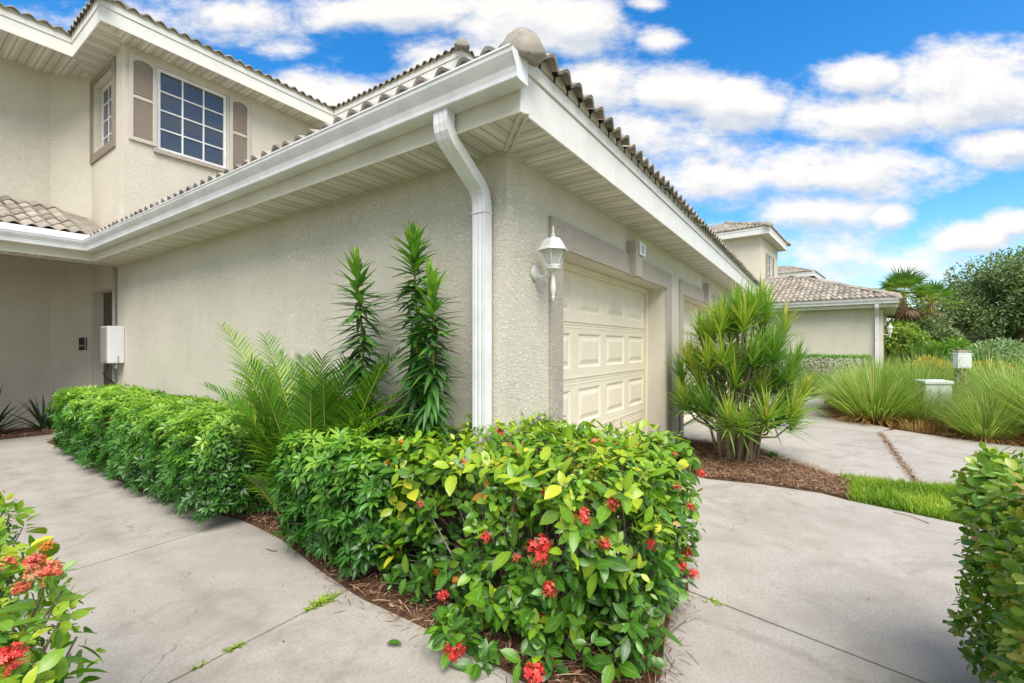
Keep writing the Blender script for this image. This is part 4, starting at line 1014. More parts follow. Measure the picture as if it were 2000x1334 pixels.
# ------------------------------------------------------------------ areca palm
AP = thing('areca_palm', (-.58, 1.66, 0), 'young feathery palm with arching yellow green fronds between the two hedges', 'palm')
gl = Geo(); gs = Geo(); K = 22
fr = [(-.25, 1.9, 1.42, .3, .95, 1.0), (.1, 1.15, 1.38, .9, .55, .55), (-.05, 1.3, 1.30, 1.2, .45, .5)]
def frond(base, az, el, L, bend, tint, lw=.02, ll=.2, nl=34, mat=None):
    d = np.array([math.cos(az)*math.cos(el), math.sin(az)*math.cos(el), math.sin(el)]); p = np.array(base, float); pts = [p.copy()]; ds = [d.copy()]
    m = 16
    for k in range(m):
        p = p+d*L/m; d = unit((d+np.array([0, 0, -bend/m*(.2+1.7*k/m)]))[None])[0]; pts.append(p.copy()); ds.append(d.copy())
    pts = np.array(pts); ds = np.array(ds)
    gs.tubes(pts[None], np.linspace(.008, .0022, m+1)[None], 5)
    s = np.linspace(.28, 1, nl); P = np.stack([np.interp(s, np.linspace(0, 1, m+1), pts[:, i]) for i in range(3)], 1); Dd = unit(np.stack([np.interp(s, np.linspace(0, 1, m+1), ds[:, i]) for i in range(3)], 1))
    side = unit(np.cross(Dd, np.array([0, 0, 1.]))); up = np.cross(side, Dd)
    for sg in (-1, 1):
        fwd = np.interp(s, [.28, 1], [.55, 1.6])[:, None]
        D = unit(side*sg+Dd*fwd+up*.42+R.normal(0, .06, P.shape)); Nn = up-side*sg*.4
        l = ll*np.interp(s, [.28, .5, .85, 1], [.75, 1.05, .75, .4])*R.uniform(.88, 1.1, nl)
        gl.ribbons(P, D, Nn, l, lw*np.interp(s, [.28, .6, 1], [.9, 1, .5]), 4, .95, 'strap', .14, 3, np.clip(tint-.02+R.normal(0, .14, nl), 0, 1))
specs = []
for i in range(36):
    sg = 1 if i % 2 else -1
    specs.append((sg*PI/2+.1+R.normal(0, .3), R.uniform(1.0, 1.42), R.uniform(1.0, 1.5), R.uniform(.5, 1.15), R.uniform(.25, .6)))
specs += [(1.62, 1.14, 1.95, 1.0, .72), (1.55, 1.2, 1.65, .7, .6), (-1.5, 1.2, 1.42, .55, .5), (-1.3, 1.22, 1.40, .9, .45), (-1.45, 1.05, 1.35, 1.0, .45), (2.0, 1.25, .9, .8, .5), (-2.0, 1.25, .95, .8, .45), (1.7, .8, .8, 1.2, .55), (-1.7, .8, .85, 1.2, .4), (1.4, .7, .9, 1.3, .5)]
specs += [(R.choice([-1, 1])*R.uniform(1.2, 1.8), R.uniform(.8, 1.2), R.uniform(.35, .6), R.uniform(.8, 1.4), R.uniform(.6, .9)) for _ in range(10)]
specs += [(PI+R.uniform(-1.3, 1.3), R.uniform(1.0, 1.35), R.uniform(.40, .62), R.uniform(.5, .9), R.uniform(.3, .7)) for _ in range(14)]
for i, (az, el, L_, bd, ti) in enumerate(specs):
    b = (-.46+R.normal(0, .05), 1.5+R.normal(0, .13), 0); frond(b, az, el, L_, bd, ti, .025, .27 if i < 42 else .17, 32)
gl.build('fronds', 'areca', AP); gs.build('stalks', 'arstem', AP, smooth=True)

# ------------------------------------------------------------------ dracaena by the second garage door
DR = thing('dracaena', (3.8, -.84, 0), 'big multi stemmed dracaena with spiky leaf tufts at the foot of the garage pillar', 'shrub')
gc = Geo(); gl = Geo()
tip = []
nC = 74
for i in range(nC):
    a = 2.39996*i; rr = .70*math.sqrt((i+.5)/nC); h = 1.84-1.1*(rr/.70)**2.2+R.normal(0, .13)
    if i % 3 == 2: h *= R.uniform(.45, .75); rr *= 1.0
    x, y = 3.8+math.cos(a)*rr, -.84+math.sin(a)*rr
    bx, by = 3.8+math.cos(a)*rr*.30+R.normal(0, .03), -.84+math.sin(a)*rr*.30+R.normal(0, .03)
    T_ = np.array([x, y, max(.45, h)]); B_ = np.array([bx, by, 0.]); w1 = B_*.66+T_*.34+np.array([(bx-x)*.22, (by-y)*.22, .1])+R.normal(0, .03, 3); w2 = B_*.33+T_*.67+np.array([(bx-x)*.12, (by-y)*.12, .03])+R.normal(0, .03, 3)
    gc.tubes(np.array([B_, w1, w2, T_])[None], np.array([.019, .015, .012, .010])[None]*R.uniform(.75, 1.25), 7)
    tip.append((T_, unit((T_-w2)[None])[0], math.hypot(x-3.8, y+.84)))
for (T_, ax, rr) in tip:
    n = 66; ax = unit((ax*.5+np.array([0, 0, .75]))[None])[0]
    ref = np.array([1., 0, 0]); U = unit(np.cross(ax, ref)[None])[0]; V = np.cross(ax, U); ph = np.arange(n)*2.39996; e = np.linspace(.06, 1.45, n)+R.normal(0, .14, n)
    rd = np.cos(ph)[:, None]*U+np.sin(ph)[:, None]*V; D = np.cos(e)[:, None]*ax+np.sin(e)[:, None]*rd; Nn = np.sin(e)[:, None]*ax-np.cos(e)[:, None]*rd
    bt = R.uniform(.38, .9); P = T_-ax*np.linspace(0, .13, n)[:, None]
    tn = np.clip(bt+.2-.35*np.linspace(0, 1, n)+R.normal(0, .08, n), 0, .97); tn[R.random(n) < .02] = 1
    gl.ribbons(P, D, Nn, R.uniform(.27, .44, n), R.uniform(.015, .023, n), 5, R.uniform(.2, .6, n), 'strap', .12, 3, tn)
gc.build('canes', 'cane', DR, smooth=True); gl.build('leaves', 'drac', DR)
g = Geo(); n = 90; a = R.uniform(0, 2*PI, n); g.ribbons(np.stack([4.02+R.normal(0, .02, n), -1.22+R.normal(0, .02, n), R.uniform(.02, .06, n)], 1), np.stack([np.cos(a), np.sin(a), R.uniform(.1, 1, n)], 1), np.tile([0, 0, 1.], (n, 1)), .045, .02, 3, .3, 'oval')
wd = g.build('weed', 'sheff', None, loc=(4.02, -1.22, 0)); tag(wd, 'low green weed growing out of the mulch beside the dracaena', 'weed')

# ------------------------------------------------------------------ bunch grasses on the island
def bunch(r=1.25, n=900, H=1.25, seed=0):
    T = thing('bunch_grass', (0, 0, 0), '', 'grass clump', 'tall bunch grasses on the island')
    g = Geo(); a = R.uniform(0, 2*PI, n); q = R.random(n)**.6; P = np.stack([np.cos(a)*q*.33*r, np.sin(a)*q*.33*r, np.zeros(n)], 1); e = .12+q*.75+R.normal(0, .1, n)
    D = np.stack([np.cos(a)*np.sin(e), np.sin(a)*np.sin(e), np.cos(e)], 1); Nn = np.stack([-np.cos(a)*np.cos(e), -np.sin(a)*np.cos(e), np.sin(e)], 1)
    g.ribbons(P, D, Nn, H*R.uniform(.6, 1.2, n), R.uniform(.010, .022, n), 6, R.uniform(.3, 1.6, n), 'strap', .15, 2, np.clip(R.normal(.5, .28, n), 0, 1)); g.build('green_blades', 'fak', T)
    m = int(n*1.1); g = Geo(); a = R.uniform(0, 2*PI, m); q = R.random(m)**.5; e = .55+q*.85+R.normal(0, .12, m)
    P = np.stack([np.cos(a)*q*.38*r, np.sin(a)*q*.38*r, np.zeros(m)], 1); D = np.stack([np.cos(a)*np.sin(e), np.sin(a)*np.sin(e), np.cos(e)], 1); Nn = np.stack([-np.cos(a)*np.cos(e), -np.sin(a)*np.cos(e), np.sin(e)], 1)
    g.ribbons(P, D, Nn, R.uniform(.3, .8, m), R.uniform(.010, .020, m), 4, R.uniform(.9, 2.4, m), 'strap', .1, 2); g.build('dry_blades', 'fakdry', T)
    return T
b0 = bunch()
spots = [(8.4, -2.55, .92, 'bunch grass clump at the near corner of the island, browned at its foot'), (9.6, -2.45, .9, 'bunch grass clump behind the corner one, beside the far driveway'),
         (10.5, -2.75, .95, 'bunch grass clump farthest along the driveway, near the garden bench'), (8.45, -3.22, .52, 'knee high bunch grass clump hiding the foot of the cabinet'), (7.75, -3.95, .62, 'middling bunch grass clump at the island edge right of the cabinet'), (8.5, -4.5, .9, 'full bunch grass clump directly right of the cabinet'), (9.3, -2.8, .85, 'bunch grass clump filling in behind the corner one, left of the cabinet'), (7.35, -4.75, 1.0, 'wide bunch grass clump right of the cabinet, arching over the drive'), (8.5, -5.1, 1.05, 'bright bunch grass clump behind the wide one at the right side'),
         (9.9, -4.7, .95, 'bunch grass clump at the foot of the meter post'), (9.3, -4.25, .6, 'short bunch grass clump between cabinet and meter post'), (11.3, -3.7, 1.0, 'bunch grass clump behind the grey cabinet'),
         (12.3, -4.9, 1.1, 'bunch grass clump directly behind the meter post'), (10.9, -5.9, 1.15, 'tall bunch grass clump before the silvery shrubs'), (7.4, -5.7, 1.05, 'bunch grass clump at the extreme right edge of the island'),
         (7.2, -3.75, .55, 'little bunch grass clump at the island edge, in front of the cabinet and right of it'), (10.0, -3.3, .9, 'bunch grass clump behind the left side of the cabinet'), (8.9, -5.4, .95, 'bunch grass clump between the bright one and the tall one before the silvery shrubs'), (8.0, -5.35, .7, 'small bunch grass clump tucked behind the wide right hand one'), (11.6, -2.9, .85, 'bunch grass clump on the driveway side, next to the farthest one'), (10.4, -3.6, 1.0, 'bunch grass clump rising behind the lid of the cabinet'), (12.2, -3.1, .9, 'bunch grass clump in front of the neighbouring downspout'), (9.4, -6.3, 1.1, 'bunch grass clump at the right, behind the bright one')]
for i, (x, y, sc, lb) in enumerate(spots):
    if i == 0: b0.location = (x, y, 0); b0.scale = (sc,)*3; b0['label'] = lb
    else: copy_thing(b0, (x, y, 0), 1.3*i, lb, sc)
isl = [(6.95, -3.9), (7.0, -3.45), (7.3, -2.95), (7.55, -2.72), (8.2, -2.28), (8.9, -2.05), (9.7, -2.06), (10.6, -1.84), (12.8, -2.05), (12.8, -7), (7.0, -7)]
blades_patch('dry_grass_litter', isl, 16000, (.08, .30), (.006, .012), 'fakdry', 'dry fallen blades and short growth at the foot of the bunch grasses', -.02)

# ------------------------------------------------------------------ utility cabinet, meter post, bench
UC = thing('utility_cabinet', (9.3, -3.52, .02), 'low pale green grey utility cabinet with a sloping lid standing in the grasses', 'utility cabinet', rz=-.62, local=True)
g = Geo(); g.box(-.28, -.17, 0, .28, .17, .66); g.build('body', 'cab', UC, bevel=.01)
g = Geo(); g.add([(-.305, -.20, .66), (.305, -.20, .66), (.305, .19, .68), (-.305, .19, .68), (-.305, -.20, .715), (.305, -.20, .715), (.295, .19, .74), (-.295, .19, .74)], [[3, 2, 1, 0], [4, 5, 6, 7], [0, 1, 5, 4], [1, 2, 6, 5], [2, 3, 7, 6], [3, 0, 4, 7]]); g.build('lid', 'cab', UC, bevel=.008)
g = Geo(); g.box(-.005, -.176, .30, .008, -.1705, .62); g.build('door_seam', 'conduit', UC)
UC.rotation_euler[2] = -1.03; UC.scale = (.86, .66, .98)
MP = thing('meter_post', (10.1, -4.02, .05), 'grey metal meter box on a weathered post among the bunch grasses', 'meter post', rz=-1.0, local=True)
g = Geo(); g.box(-.045, .0, 0, .045, .07, 1.22); g.build('post', 'bench', MP, bevel=.004)
g = Geo(); g.box(-.13, -.12, .90, .13, -.002, 1.19); g.box(-.14, -.13, 1.185, .14, -.001, 1.20); g.build('meter_box', 'box', MP, bevel=.006)
g = Geo(); g.box(-.105, -.128, .925, .105, -.1205, 1.165); g.build('door', 'cab', MP, bevel=.003)
g = Geo(); g.box(-.09, -.09, 1.201, .09, -.01, 1.26); g.build('cap', 'trim_dk', MP, bevel=.01)
g = Geo(); g.tubes([[(.05, -.06, 0), (.05, -.06, .5), (.05, -.06, .9)]], .018, 8); g.build('conduit', 'conduit', MP)
BN = thing('garden_bench', (13.5, -2.25, 0), 'weathered grey garden bench with pale curved ends, half hidden behind the grasses', 'bench', rz=-1.05, local=True); BN.scale = (.8,)*3
def barc(x): return [[(x, .02, .0), (x, -.02, .16), (x, .05, .28), (x, .03, .40), (x, .10, .52)], [(x, .38, .0), (x, .36, .2), (x, .38, .40), (x, .42, .6), (x, .44, .72)], [(x, .03, .24), (x, .15, .25), (x, .26, .24), (x, .37, .25), (x, .40, .26)], [(x, .03, .40), (x, .15, .45), (x, .26, .44), (x, .37, .46), (x, .42, .46)]]
for x in (0, 1.15):
    g = Geo(); g.tubes(barc(x), .017, 7); g.build('end_frame', 'plaque', BN, smooth=True)
g = Geo()
for k in range(5): g.box(-.03, .02+k*.075, .265, 1.18, .08+k*.075, .285)
g.build('seat', 'bench', BN, bevel=.004)
g = Geo()
for k in range(3): g.box(-.03, .385+k*.01, .40+k*.11, 1.18, .405+k*.01, .48+k*.11)
g.build('backrest', 'bench', BN, bevel=.004)

# ------------------------------------------------------------------ background planting
def puff(name, label, cat, c, rad, n, leaf, mat, group=None, clumps=14, seed=0, flat=1., trunk=None, ls=(.6, 1.4), prof='oval', squash=.75):
    T = thing(name, (c[0], c[1], 0), label, cat, group)
    c = np.array(c, float); rad = np.array(rad, float)
    d = unit(R.normal(0, 1, (clumps, 3))); d[:, 2] = np.abs(d[:, 2])*1.0-.25; cc = c+d*rad*R.uniform(.35, .88, (clumps, 1)); cr = R.uniform(.6, 1.1, clumps)*1.5/clumps**.42
    k = R.integers(0, clumps, n); dd = unit(R.normal(0, 1, (n, 3))); rr = R.uniform(.55, 1.05, n)**.6
    P = cc[k]+dd*(rad*cr[k][:, None])*rr[:, None]
    P = P[P[:, 2] > .03]; m = len(P); dd = dd[:m]
    D = unit(dd*.6+R.normal(0, .6, (m, 3))+np.array([0, 0, .1])); Nn = unit(R.normal(0, .6, (m, 3))+np.array([0, 0, 1.])+dd*.4)
    g = Geo(); g.ribbons(P, D, Nn, leaf*R.uniform(*ls, m), leaf*.5, 2, .3, prof, .1, 2, np.clip(R.normal(.5, .22, m)+.2*(P[:, 2]-c[2])/rad[2], 0, 1)); g.build('crown', mat, T)
    base = np.array([c[0], c[1], 0.])
    pp = []; rr_ = []
    for q in cc: mid = base*.4+q*.6; mid[:2] = base[:2]*.7+q[:2]*.3; pp.append([base+R.normal(0, .03, 3)*np.array([1, 1, 0]), base*.5+mid*.5, mid, q]); rr_.append(np.array([1, .8, .45, .15])*(trunk or .04))
    g = Geo(); g.tubes(np.array(pp), np.array(rr_), 6); g.build('trunk' if trunk else 'branches', 'twig', T)
    return T
puff('oak_tree', 'tall grey green oak rising behind the silvery shrubs at the right', 'tree', (30.5, -9.9, 3.9), (3.5, 3.6, 3.1), 18000, .17, 'oak', clumps=60, trunk=.22)
puff('oak_tree', 'lower oak spreading left of the tall one, behind the cabbage palm', 'tree', (29.2, -7.4, 2.5), (2.4, 2.4, 2.2), 9000, .16, 'oak', clumps=40, trunk=.15)
puff('oak_tree', 'oak behind the right end of the shrubs, cut by the picture edge', 'tree', (27.5, -12.8, 3.0), (3.4, 3.4, 2.8), 12000, .16, 'oak', clumps=24, trunk=.2)
puff('background_thicket', 'dense green thicket closing the view behind the oaks', 'thicket', (38, -12, 1.6), (4, 14, 2.0), 16000, .3, 'oak', clumps=60)
puff('background_thicket', 'dense green thicket behind the cabbage palms and the neighbouring house', 'thicket', (33, -3.6, 1.2), (2.5, 3.5, 1.7), 7000, .22, 'oak', clumps=26)
puff('round_shrub', 'rounded bright green shrub behind the meter post', 'shrub', (20.9, -5.75, .95), (1.1, 1.1, 1.0), 5000, .10, 'bright', clumps=18)
puff('silver_shrub', 'silvery green shrub next to the rounded bright one', 'shrub', (19.6, -6.7, .9), (1.2, 1.1, .95), 5000, .11, 'silver', clumps=16)
puff('silver_shrub', 'silvery green shrub at the right, last in the row', 'shrub', (18.6, -8.3, .95), (1.4, 1.2, 1.0), 5000, .11, 'silver', clumps=16)
puff('orange_shrub', 'orange leaved low shrub behind the bunch grasses at the right', 'shrub', (15.2, -5.5, .5), (1.3, .9, .52), 3500, .09, 'croton', clumps=14)
puff('orange_shrub', 'orange leaved low shrub peeking out left of the meter post', 'shrub', (16.8, -4.6, .5), (1.0, .7, .5), 2500, .09, 'croton', clumps=12)
puff('round_shrub', 'small clipped round shrub at the edge of the far driveway', 'shrub', (12.5, -1.60, .33), (.42, .42, .36), 3000, .045, 'bright', clumps=16)
puff('tangled_shrub', 'tangled yellow green undergrowth at the corner of the neighbouring garage', 'shrub', (21.3, -4.25, 1.3), (1.5, 1.3, 1.4), 6500, .14, 'palmf', clumps=22)
puff('tangled_shrub', 'tangled undergrowth below the brown skirt of the cabbage palm', 'shrub', (23.2, -5.2, 1.5), (1.7, 1.4, 1.5), 7000, .15, 'oak', clumps=22)

# fan palms
def fanpalm(x, y, H, label, n=26, r=1.0, dead=True, trunk=True):
    T = thing('fan_palm', (x, y, 0), label, 'palm')
    gl = Geo(); gd = Geo(); gs = Geo()
    for i in range(n+ (30 if dead else 0)):
        isd = i >= n
        az = 2.39996*i; el = np.interp(i/n, [0, 1], [1.35, -.15]) if not isd else R.uniform(-1.35, -.75)
        d = np.array([math.cos(az)*math.cos(el), math.sin(az)*math.cos(el), math.sin(el)]); p0 = np.array([x, y, H]); L = r*R.uniform(.5, .8)*(.8 if isd else 1)
        p1 = p0+d*L+np.array([0, 0, -.12*L]); gs.tubes(np.array([p0, (p0+p1)/2+np.array([0, 0, .03]), p1])[None], .014, 4)
        side = unit(np.cross(d, [0, 0, 1.])[None])[0]; up = np.cross(side, d); k = 22; a = np.linspace(-1.7, 1.7, k)
        D = np.cos(a)[:, None]*d+np.sin(a)[:, None]*side+R.normal(0, .04, (k, 3))
        (gd if isd else gl).ribbons(np.tile(p1, (k, 1)), D, np.tile(up, (k, 1)), r*R.uniform(.42, .6, k)*(.8 if isd else 1), .045*r, 3, .9 if not isd else 1.6, 'strap', .15, 2, np.clip((.25+.5*(i/n))+R.normal(0, .1, k), 0, 1) if not isd else None)
    gl.build('fronds', 'palmf', T)
    if dead: gd.build('dead_fronds', 'palmd', T)
    gs.build('stalks', 'arstem', T)
    if trunk and H > .5: g = Geo(); g.tubes([[(x, y, 0), (x+.05, y, H*.5), (x, y, H)]], np.array([.16, .14, .13])[None], 10); g.build('trunk', 'twig', T)
    return T
fanpalm(22.9, -4.70, 3.5, 'cabbage palm with a green top and a skirt of brown dead fronds', 34, 1.15)
fanpalm(23.9, -5.75, 3.2, 'second cabbage palm with shaggy brown fronds, against the oak', 24, 1.0)
fanpalm(20.2, -5.0, .75, 'low fan palm with one brown fallen frond below the cabbage palms', 16, .8, True)
fanpalm(21.2, -3.95, 1.75, 'small fan palm at the neighbouring garage corner', 20, .8, False)

# neighbour hedge
a5 = -math.radians(5.4)
def hedge_far(name, label, cx, cy, lx, ly, h, n, mat, rz, leaf=.06):
    T = thing(name, (cx, cy, 0), label, 'hedge', rz=rz, local=True)
    P, Nn, D = rbox_tips(-lx/2, lx/2, -ly/2, ly/2, .05, h, n, .1, .1, 0, 3, .04)
    g = Geo(); g.ribbons(P, unit(Nn+R.normal(0, .6, P.shape)), unit(Nn+np.array([0, 0, .8])+R.normal(0, .4, P.shape)), leaf*R.uniform(.7, 1.3, len(P)), leaf*.5, 2, .3, 'oval', .1, 2, np.clip(.12+.75*np.clip((P[:, 2]-h+.15)/.15, 0, 1)+R.normal(0, .15, len(P)), 0, 1)); g.build('foliage', mat, T)
    g = Geo(); k = 60; b = np.stack([R.uniform(-lx/2+.1, lx/2-.1, k), R.uniform(-ly/2+.1, ly/2-.1, k), np.zeros(k)], 1); e = b+np.stack([R.normal(0, .1, k), R.normal(0, .1, k), R.uniform(.4, .9, k)*h], 1); g.tubes(np.stack([b, (b+e)/2, e], 1), .012, 4); g.build('branches', 'twig', T)
    return T
def nbw(x, y): return (NX+x*math.cos(a5)-y*math.sin(a5), NY+x*math.sin(a5)+y*math.cos(a5))
cx_, cy_ = nbw(-.75, 4.0); hedge_far('boxed_hedge', 'dark clipped hedge along the wall of the neighbouring garage', cx_, cy_, .9, 7.4, 1.06, 15000, 'sheff', a5)

# dark strap leaved plants in the shaded corner
def crinum(x, y, label, n=34, L=.7, seed=0):
    T = thing('crinum_plant', (x, y, 0), label, 'plant', 'dark strap leaved plants in the entry corner')
    a = R.uniform(0, 2*PI, n); e = R.uniform(.1, 1.25, n); D = np.stack([np.cos(a)*np.sin(e), np.sin(a)*np.sin(e), np.cos(e)], 1); Nn = np.stack([-np.cos(a)*np.cos(e), -np.sin(a)*np.cos(e), np.sin(e)], 1)
    g = Geo(); g.ribbons(np.stack([x+np.cos(a)*.04, y+np.sin(a)*.04, R.uniform(0, .12, n)], 1), D, Nn, L*R.uniform(.7, 1.1, n), .055, 6, R.uniform(.2, .9, n), 'strap', .15, 3); g.build('leaves', 'cyc', T)
    g = Geo(); g.tubes([[(x, y, 0), (x, y, .08), (x, y, .16)]], .05, 8); g.build('stump', 'twig', T)
crinum(-1.22, 8.75, 'taller dark strap leaved plant in the shaded entry corner', 36, .72); crinum(-.62, 8.72, 'lower dark spiky plant next to the taller one, beside the hedge end', 34, .60)

# ------------------------------------------------------------------ small things on the concrete
g = Geo(); d = pix(770, 1258); t_ = -1.39/d[2]; p = CAM+d*t_
g.ribbons([p+np.array([-.02, .03, .004])], [(.4, -.8, .12)], [(0, 0, 1)], .075, .034, 6, .4, 'oval', .22, 3, np.array([.25])); tag(g.build('fallen_leaf', 'clusia', None, loc=tuple(p)), 'single pale green leaf lying on the walkway before the red flowered bush', 'leaf')
def weeds(name, pts, n, label, spread=.03, L=.05):
    g = Geo(); P = []
    for i in range(n):
        s = R.random(); q = np.array(pts[0])*(1-s)+np.array(pts[1])*s; P.append((q[0]+R.normal(0, spread), q[1]+R.normal(0, spread*.4), .003))
    a = R.uniform(0, 2*PI, n); g.ribbons(P, np.stack([np.cos(a), np.sin(a), R.uniform(.05, .7, n)], 1), np.tile([0, 0, 1.], (n, 1)), L*R.uniform(.5, 1.2, n), .008, 3, .6, 'lance', .1, 2, R.uniform(.4, 1, n))
    tag(g.build(name, 'lawn', None, loc=(*pts[0], 0)), label, 'weed')
weeds('joint_weed', [(-1.02, .565), (-.88, .565)], 80, 'sprawling weed in the walkway joint closest to the bush', .025, .055)
weeds('joint_weed', [(-1.42, .565), (-1.36, .565)], 22, 'small tuft of weed halfway along the walkway joint', .01, .04)
weeds('joint_weed', [(-1.56, .565), (-1.50, .565)], 14, 'tiny sprout in the walkway joint at its near end', .008, .025)
weeds('joint_weed', [(.27, -1.16), (.25, -1.24)], 24, 'dry little sprout in the drive joint right of the bush', .008, .03)
g = Geo(); n = 1500; s = R.random(n); P = np.stack([3.62+s*3.3, -2.50+R.normal(0, .022, n), np.full(n, .004)], 1); a = R.uniform(0, 2*PI, n)
g.ribbons(P, np.stack([np.cos(a)+.8, np.sin(a)*.5, R.normal(.05, .12, n)], 1), np.tile([0, 0, 1.], (n, 1)), R.uniform(.02, .08, n), R.uniform(.003, .008, n), 3, .2, 'strap', 0, 2); tag(g.build('joint_debris', 'straw'), 'line of dry straw debris lying in the joint of the far drive', 'debris', kind='stuff')
def twig(pts, r, label):
    g = Geo(); g.tubes([pts], r, 5); tag(g.build('fallen_twig', 'twig', None, loc=pts[0]), label, 'twig')
def gp(px, py, z=.006):
    d = pix(px, py); return tuple(CAM+d*((z-1.4)/d[2]))
twig([gp(1298, 1248), gp(1310, 1235, .02), gp(1326, 1222, .015), gp(1340, 1212)], .0022, 'thin dark twig on the drive beside the mulch tip')
twig([gp(1745, 1000), gp(1780, 1008, .01), gp(1815, 1022)], .003, 'long brown pine needle twig along the lawn edge')
twig([gp(520, 1072), gp(530, 1075, .01), gp(540, 1076)], .004, 'short dark twig on the walkway under the palm')
# scattered straw on concrete near the mulch edges
n = 260; P = []
for i in range(n):
    k = R.integers(8, 18); a = np.array(bed_edge[k]); b = np.array(bed_edge[k+1]); q = a+(b-a)*R.random(); nn_ = np.array([-(b-a)[1], (b-a)[0]]); nn_ = nn_/np.linalg.norm(nn_); c_ = np.array([-.1, 0.]); 
    if (q-c_) @ nn_ < 0: nn_ = -nn_
    q = q+nn_*abs(R.normal(0, .045)); P.append((q[0], q[1], .004))
a = R.uniform(0, 2*PI, n); g = Geo(); g.ribbons(P, np.stack([np.cos(a), np.sin(a), R.normal(.05, .06, n)], 1), np.tile([0, 0, 1.], (n, 1)), R.uniform(.03, .13, n), R.uniform(.002, .004, n), 4, .1, 'strap', 0, 2, curl=.6)
tag(g.build('scattered_straw', 'straw'), 'loose pine needles strewn over the concrete at the edge of the bed', 'debris', kind='stuff')

n = 110; P = []
while len(P) < n:
    x, y = R.uniform(-1.9, 2.6), R.uniform(-2.6, 6)
    if (x < edge_x(y)-.03 and y > -.9) or (x > .75 and y < -.1): P.append((x, y, .003))
a = R.uniform(0, 2*PI, n); g = Geo(); g.ribbons(P, np.stack([np.cos(a), np.sin(a), R.uniform(0, .15, n)], 1), np.tile([0, 0, 1.], (n, 1)), R.uniform(.006, .022, n), R.uniform(.003, .009, n), 2, .2, 'oval', .1, 2)
tag(g.build('leaf_litter', 'chips'), 'sparse crumbs of dead leaf scattered over the concrete', 'litter', kind='stuff')

# ------------------------------------------------------------------ sky, sun
W = bpy.data.worlds.new('World'); SC.world = W; W.use_nodes = True
nt = W.node_tree; N_ = nt.nodes; N_.clear(); LK = nt.links
def wn(ty, **kw):
    n = N_.new(ty)
    for k, v in kw.items(): setattr(n, k, v)
    return n
def wm(op, a, b=0., c=0., clamp=False):
    n = N_.new('ShaderNodeMath'); n.operation = op; n.use_clamp = clamp
    for i, v in enumerate((a, b, c)):
        if isinstance(v, bpy.types.NodeSocket): LK.new(v, n.inputs[i])
        else: n.inputs[i].default_value = v
    return n.outputs[0]
SUN = Vector((-.40, -.40, .82)).normalized()
sky = wn('ShaderNodeTexSky', sky_type='NISHITA'); sky.sun_disc = False; sky.sun_elevation = math.asin(SUN.z); sky.sun_rotation = math.atan2(SUN.x, SUN.y)
sky.air_density = 1.0; sky.dust_density = .6; sky.ozone_density = 2.2
tc = wn('ShaderNodeTexCoord'); sp = wn('ShaderNodeSeparateXYZ'); LK.new(tc.outputs['Generated'], sp.inputs[0])
az = wm('ARCTAN2', sp.outputs[1], sp.outputs[0]); hz = wm('SQRT', wm('ADD', wm('MULTIPLY', sp.outputs[0], sp.outputs[0]), wm('MULTIPLY', sp.outputs[1], sp.outputs[1]))); te = wm('DIVIDE', sp.outputs[2], wm('ADD', hz, .02))
FX, FY = .8272, .5624                    # compass direction the mapped clouds are centred on
dF = wm('ADD', wm('MULTIPLY', sp.outputs[0], FX), wm('MULTIPLY', sp.outputs[1], FY)); dR = wm('SUBTRACT', wm('MULTIPLY', sp.outputs[0], FY), wm('MULTIPLY', sp.outputs[1], FX)); dC = wm('MAXIMUM', dF, .15)
cb = wn('ShaderNodeCombineXYZ'); LK.new(wm('DIVIDE', dR, dC), cb.inputs[0]); LK.new(wm('DIVIDE', sp.outputs[2], dC), cb.inputs[1]); AT = cb.outputs[0]
cg = wn('ShaderNodeCombineXYZ'); LK.new(az, cg.inputs[0]); LK.new(te, cg.inputs[1]); AG = cg.outputs[0]
AZ0 = math.atan2(.5624, .8272)
# clouds: (azimuth offset from the view axis, tangent of elevation, half widths)
blobs = []
for (px, py, rx, ry, w) in [(420, 25, 230, 60, .8), (760, 20, 260, 50, 1.), (1000, 60, 160, 90, 1.), (640, 190, 150, 75, 1.), (900, 130, 150, 80, .95), (1120, 60, 130, 80, 1.), (1160, 170, 130, 75, 1.), (1290, 78, 60, 32, .75), (1265, 8, 50, 18, .6),
                            (1310, 175, 130, 55, 1.), (1440, 205, 120, 62, 1.), (1250, 260, 170, 80, .75), (1680, 150, 110, 55, 1.), (1900, 190, 230, 105, 1.1), (1700, 225, 200, 60, 1.05), (1640, 335, 260, 62, 1.), (1960, 280, 150, 50, 1.), (1590, 410, 160, 55, .8), (1740, 425, 55, 30, .8),
                            (1900, 462, 130, 38, .85), (1975, 435, 70, 38, .85), (1640, 500, 230, 60, .62), (1420, 350, 140, 90, .62), (1750, 520, 160, 45, .6), (1450, 470, 120, 60, .6), (150, 40, 120, 40, .55), (560, 100, 60, 30, .4)]:
    blobs.append(((px-1000)/876, (675-py)/876, 1.12*rx/876, 1.12*ry/876, w))
mp = wn('ShaderNodeMapping')
mp.inputs['Scale'].default_value = (.85, 1.75, 1); mp.inputs['Location'].default_value = (3.3, 1.7, 0)
n0 = wn('ShaderNodeTexNoise'); n0.inputs['Scale'].default_value = 5.5; n0.inputs['Detail'].default_value = 8; n0.inputs['Roughness'].default_value = .62; LK.new(AT, n0.inputs['Vector'])
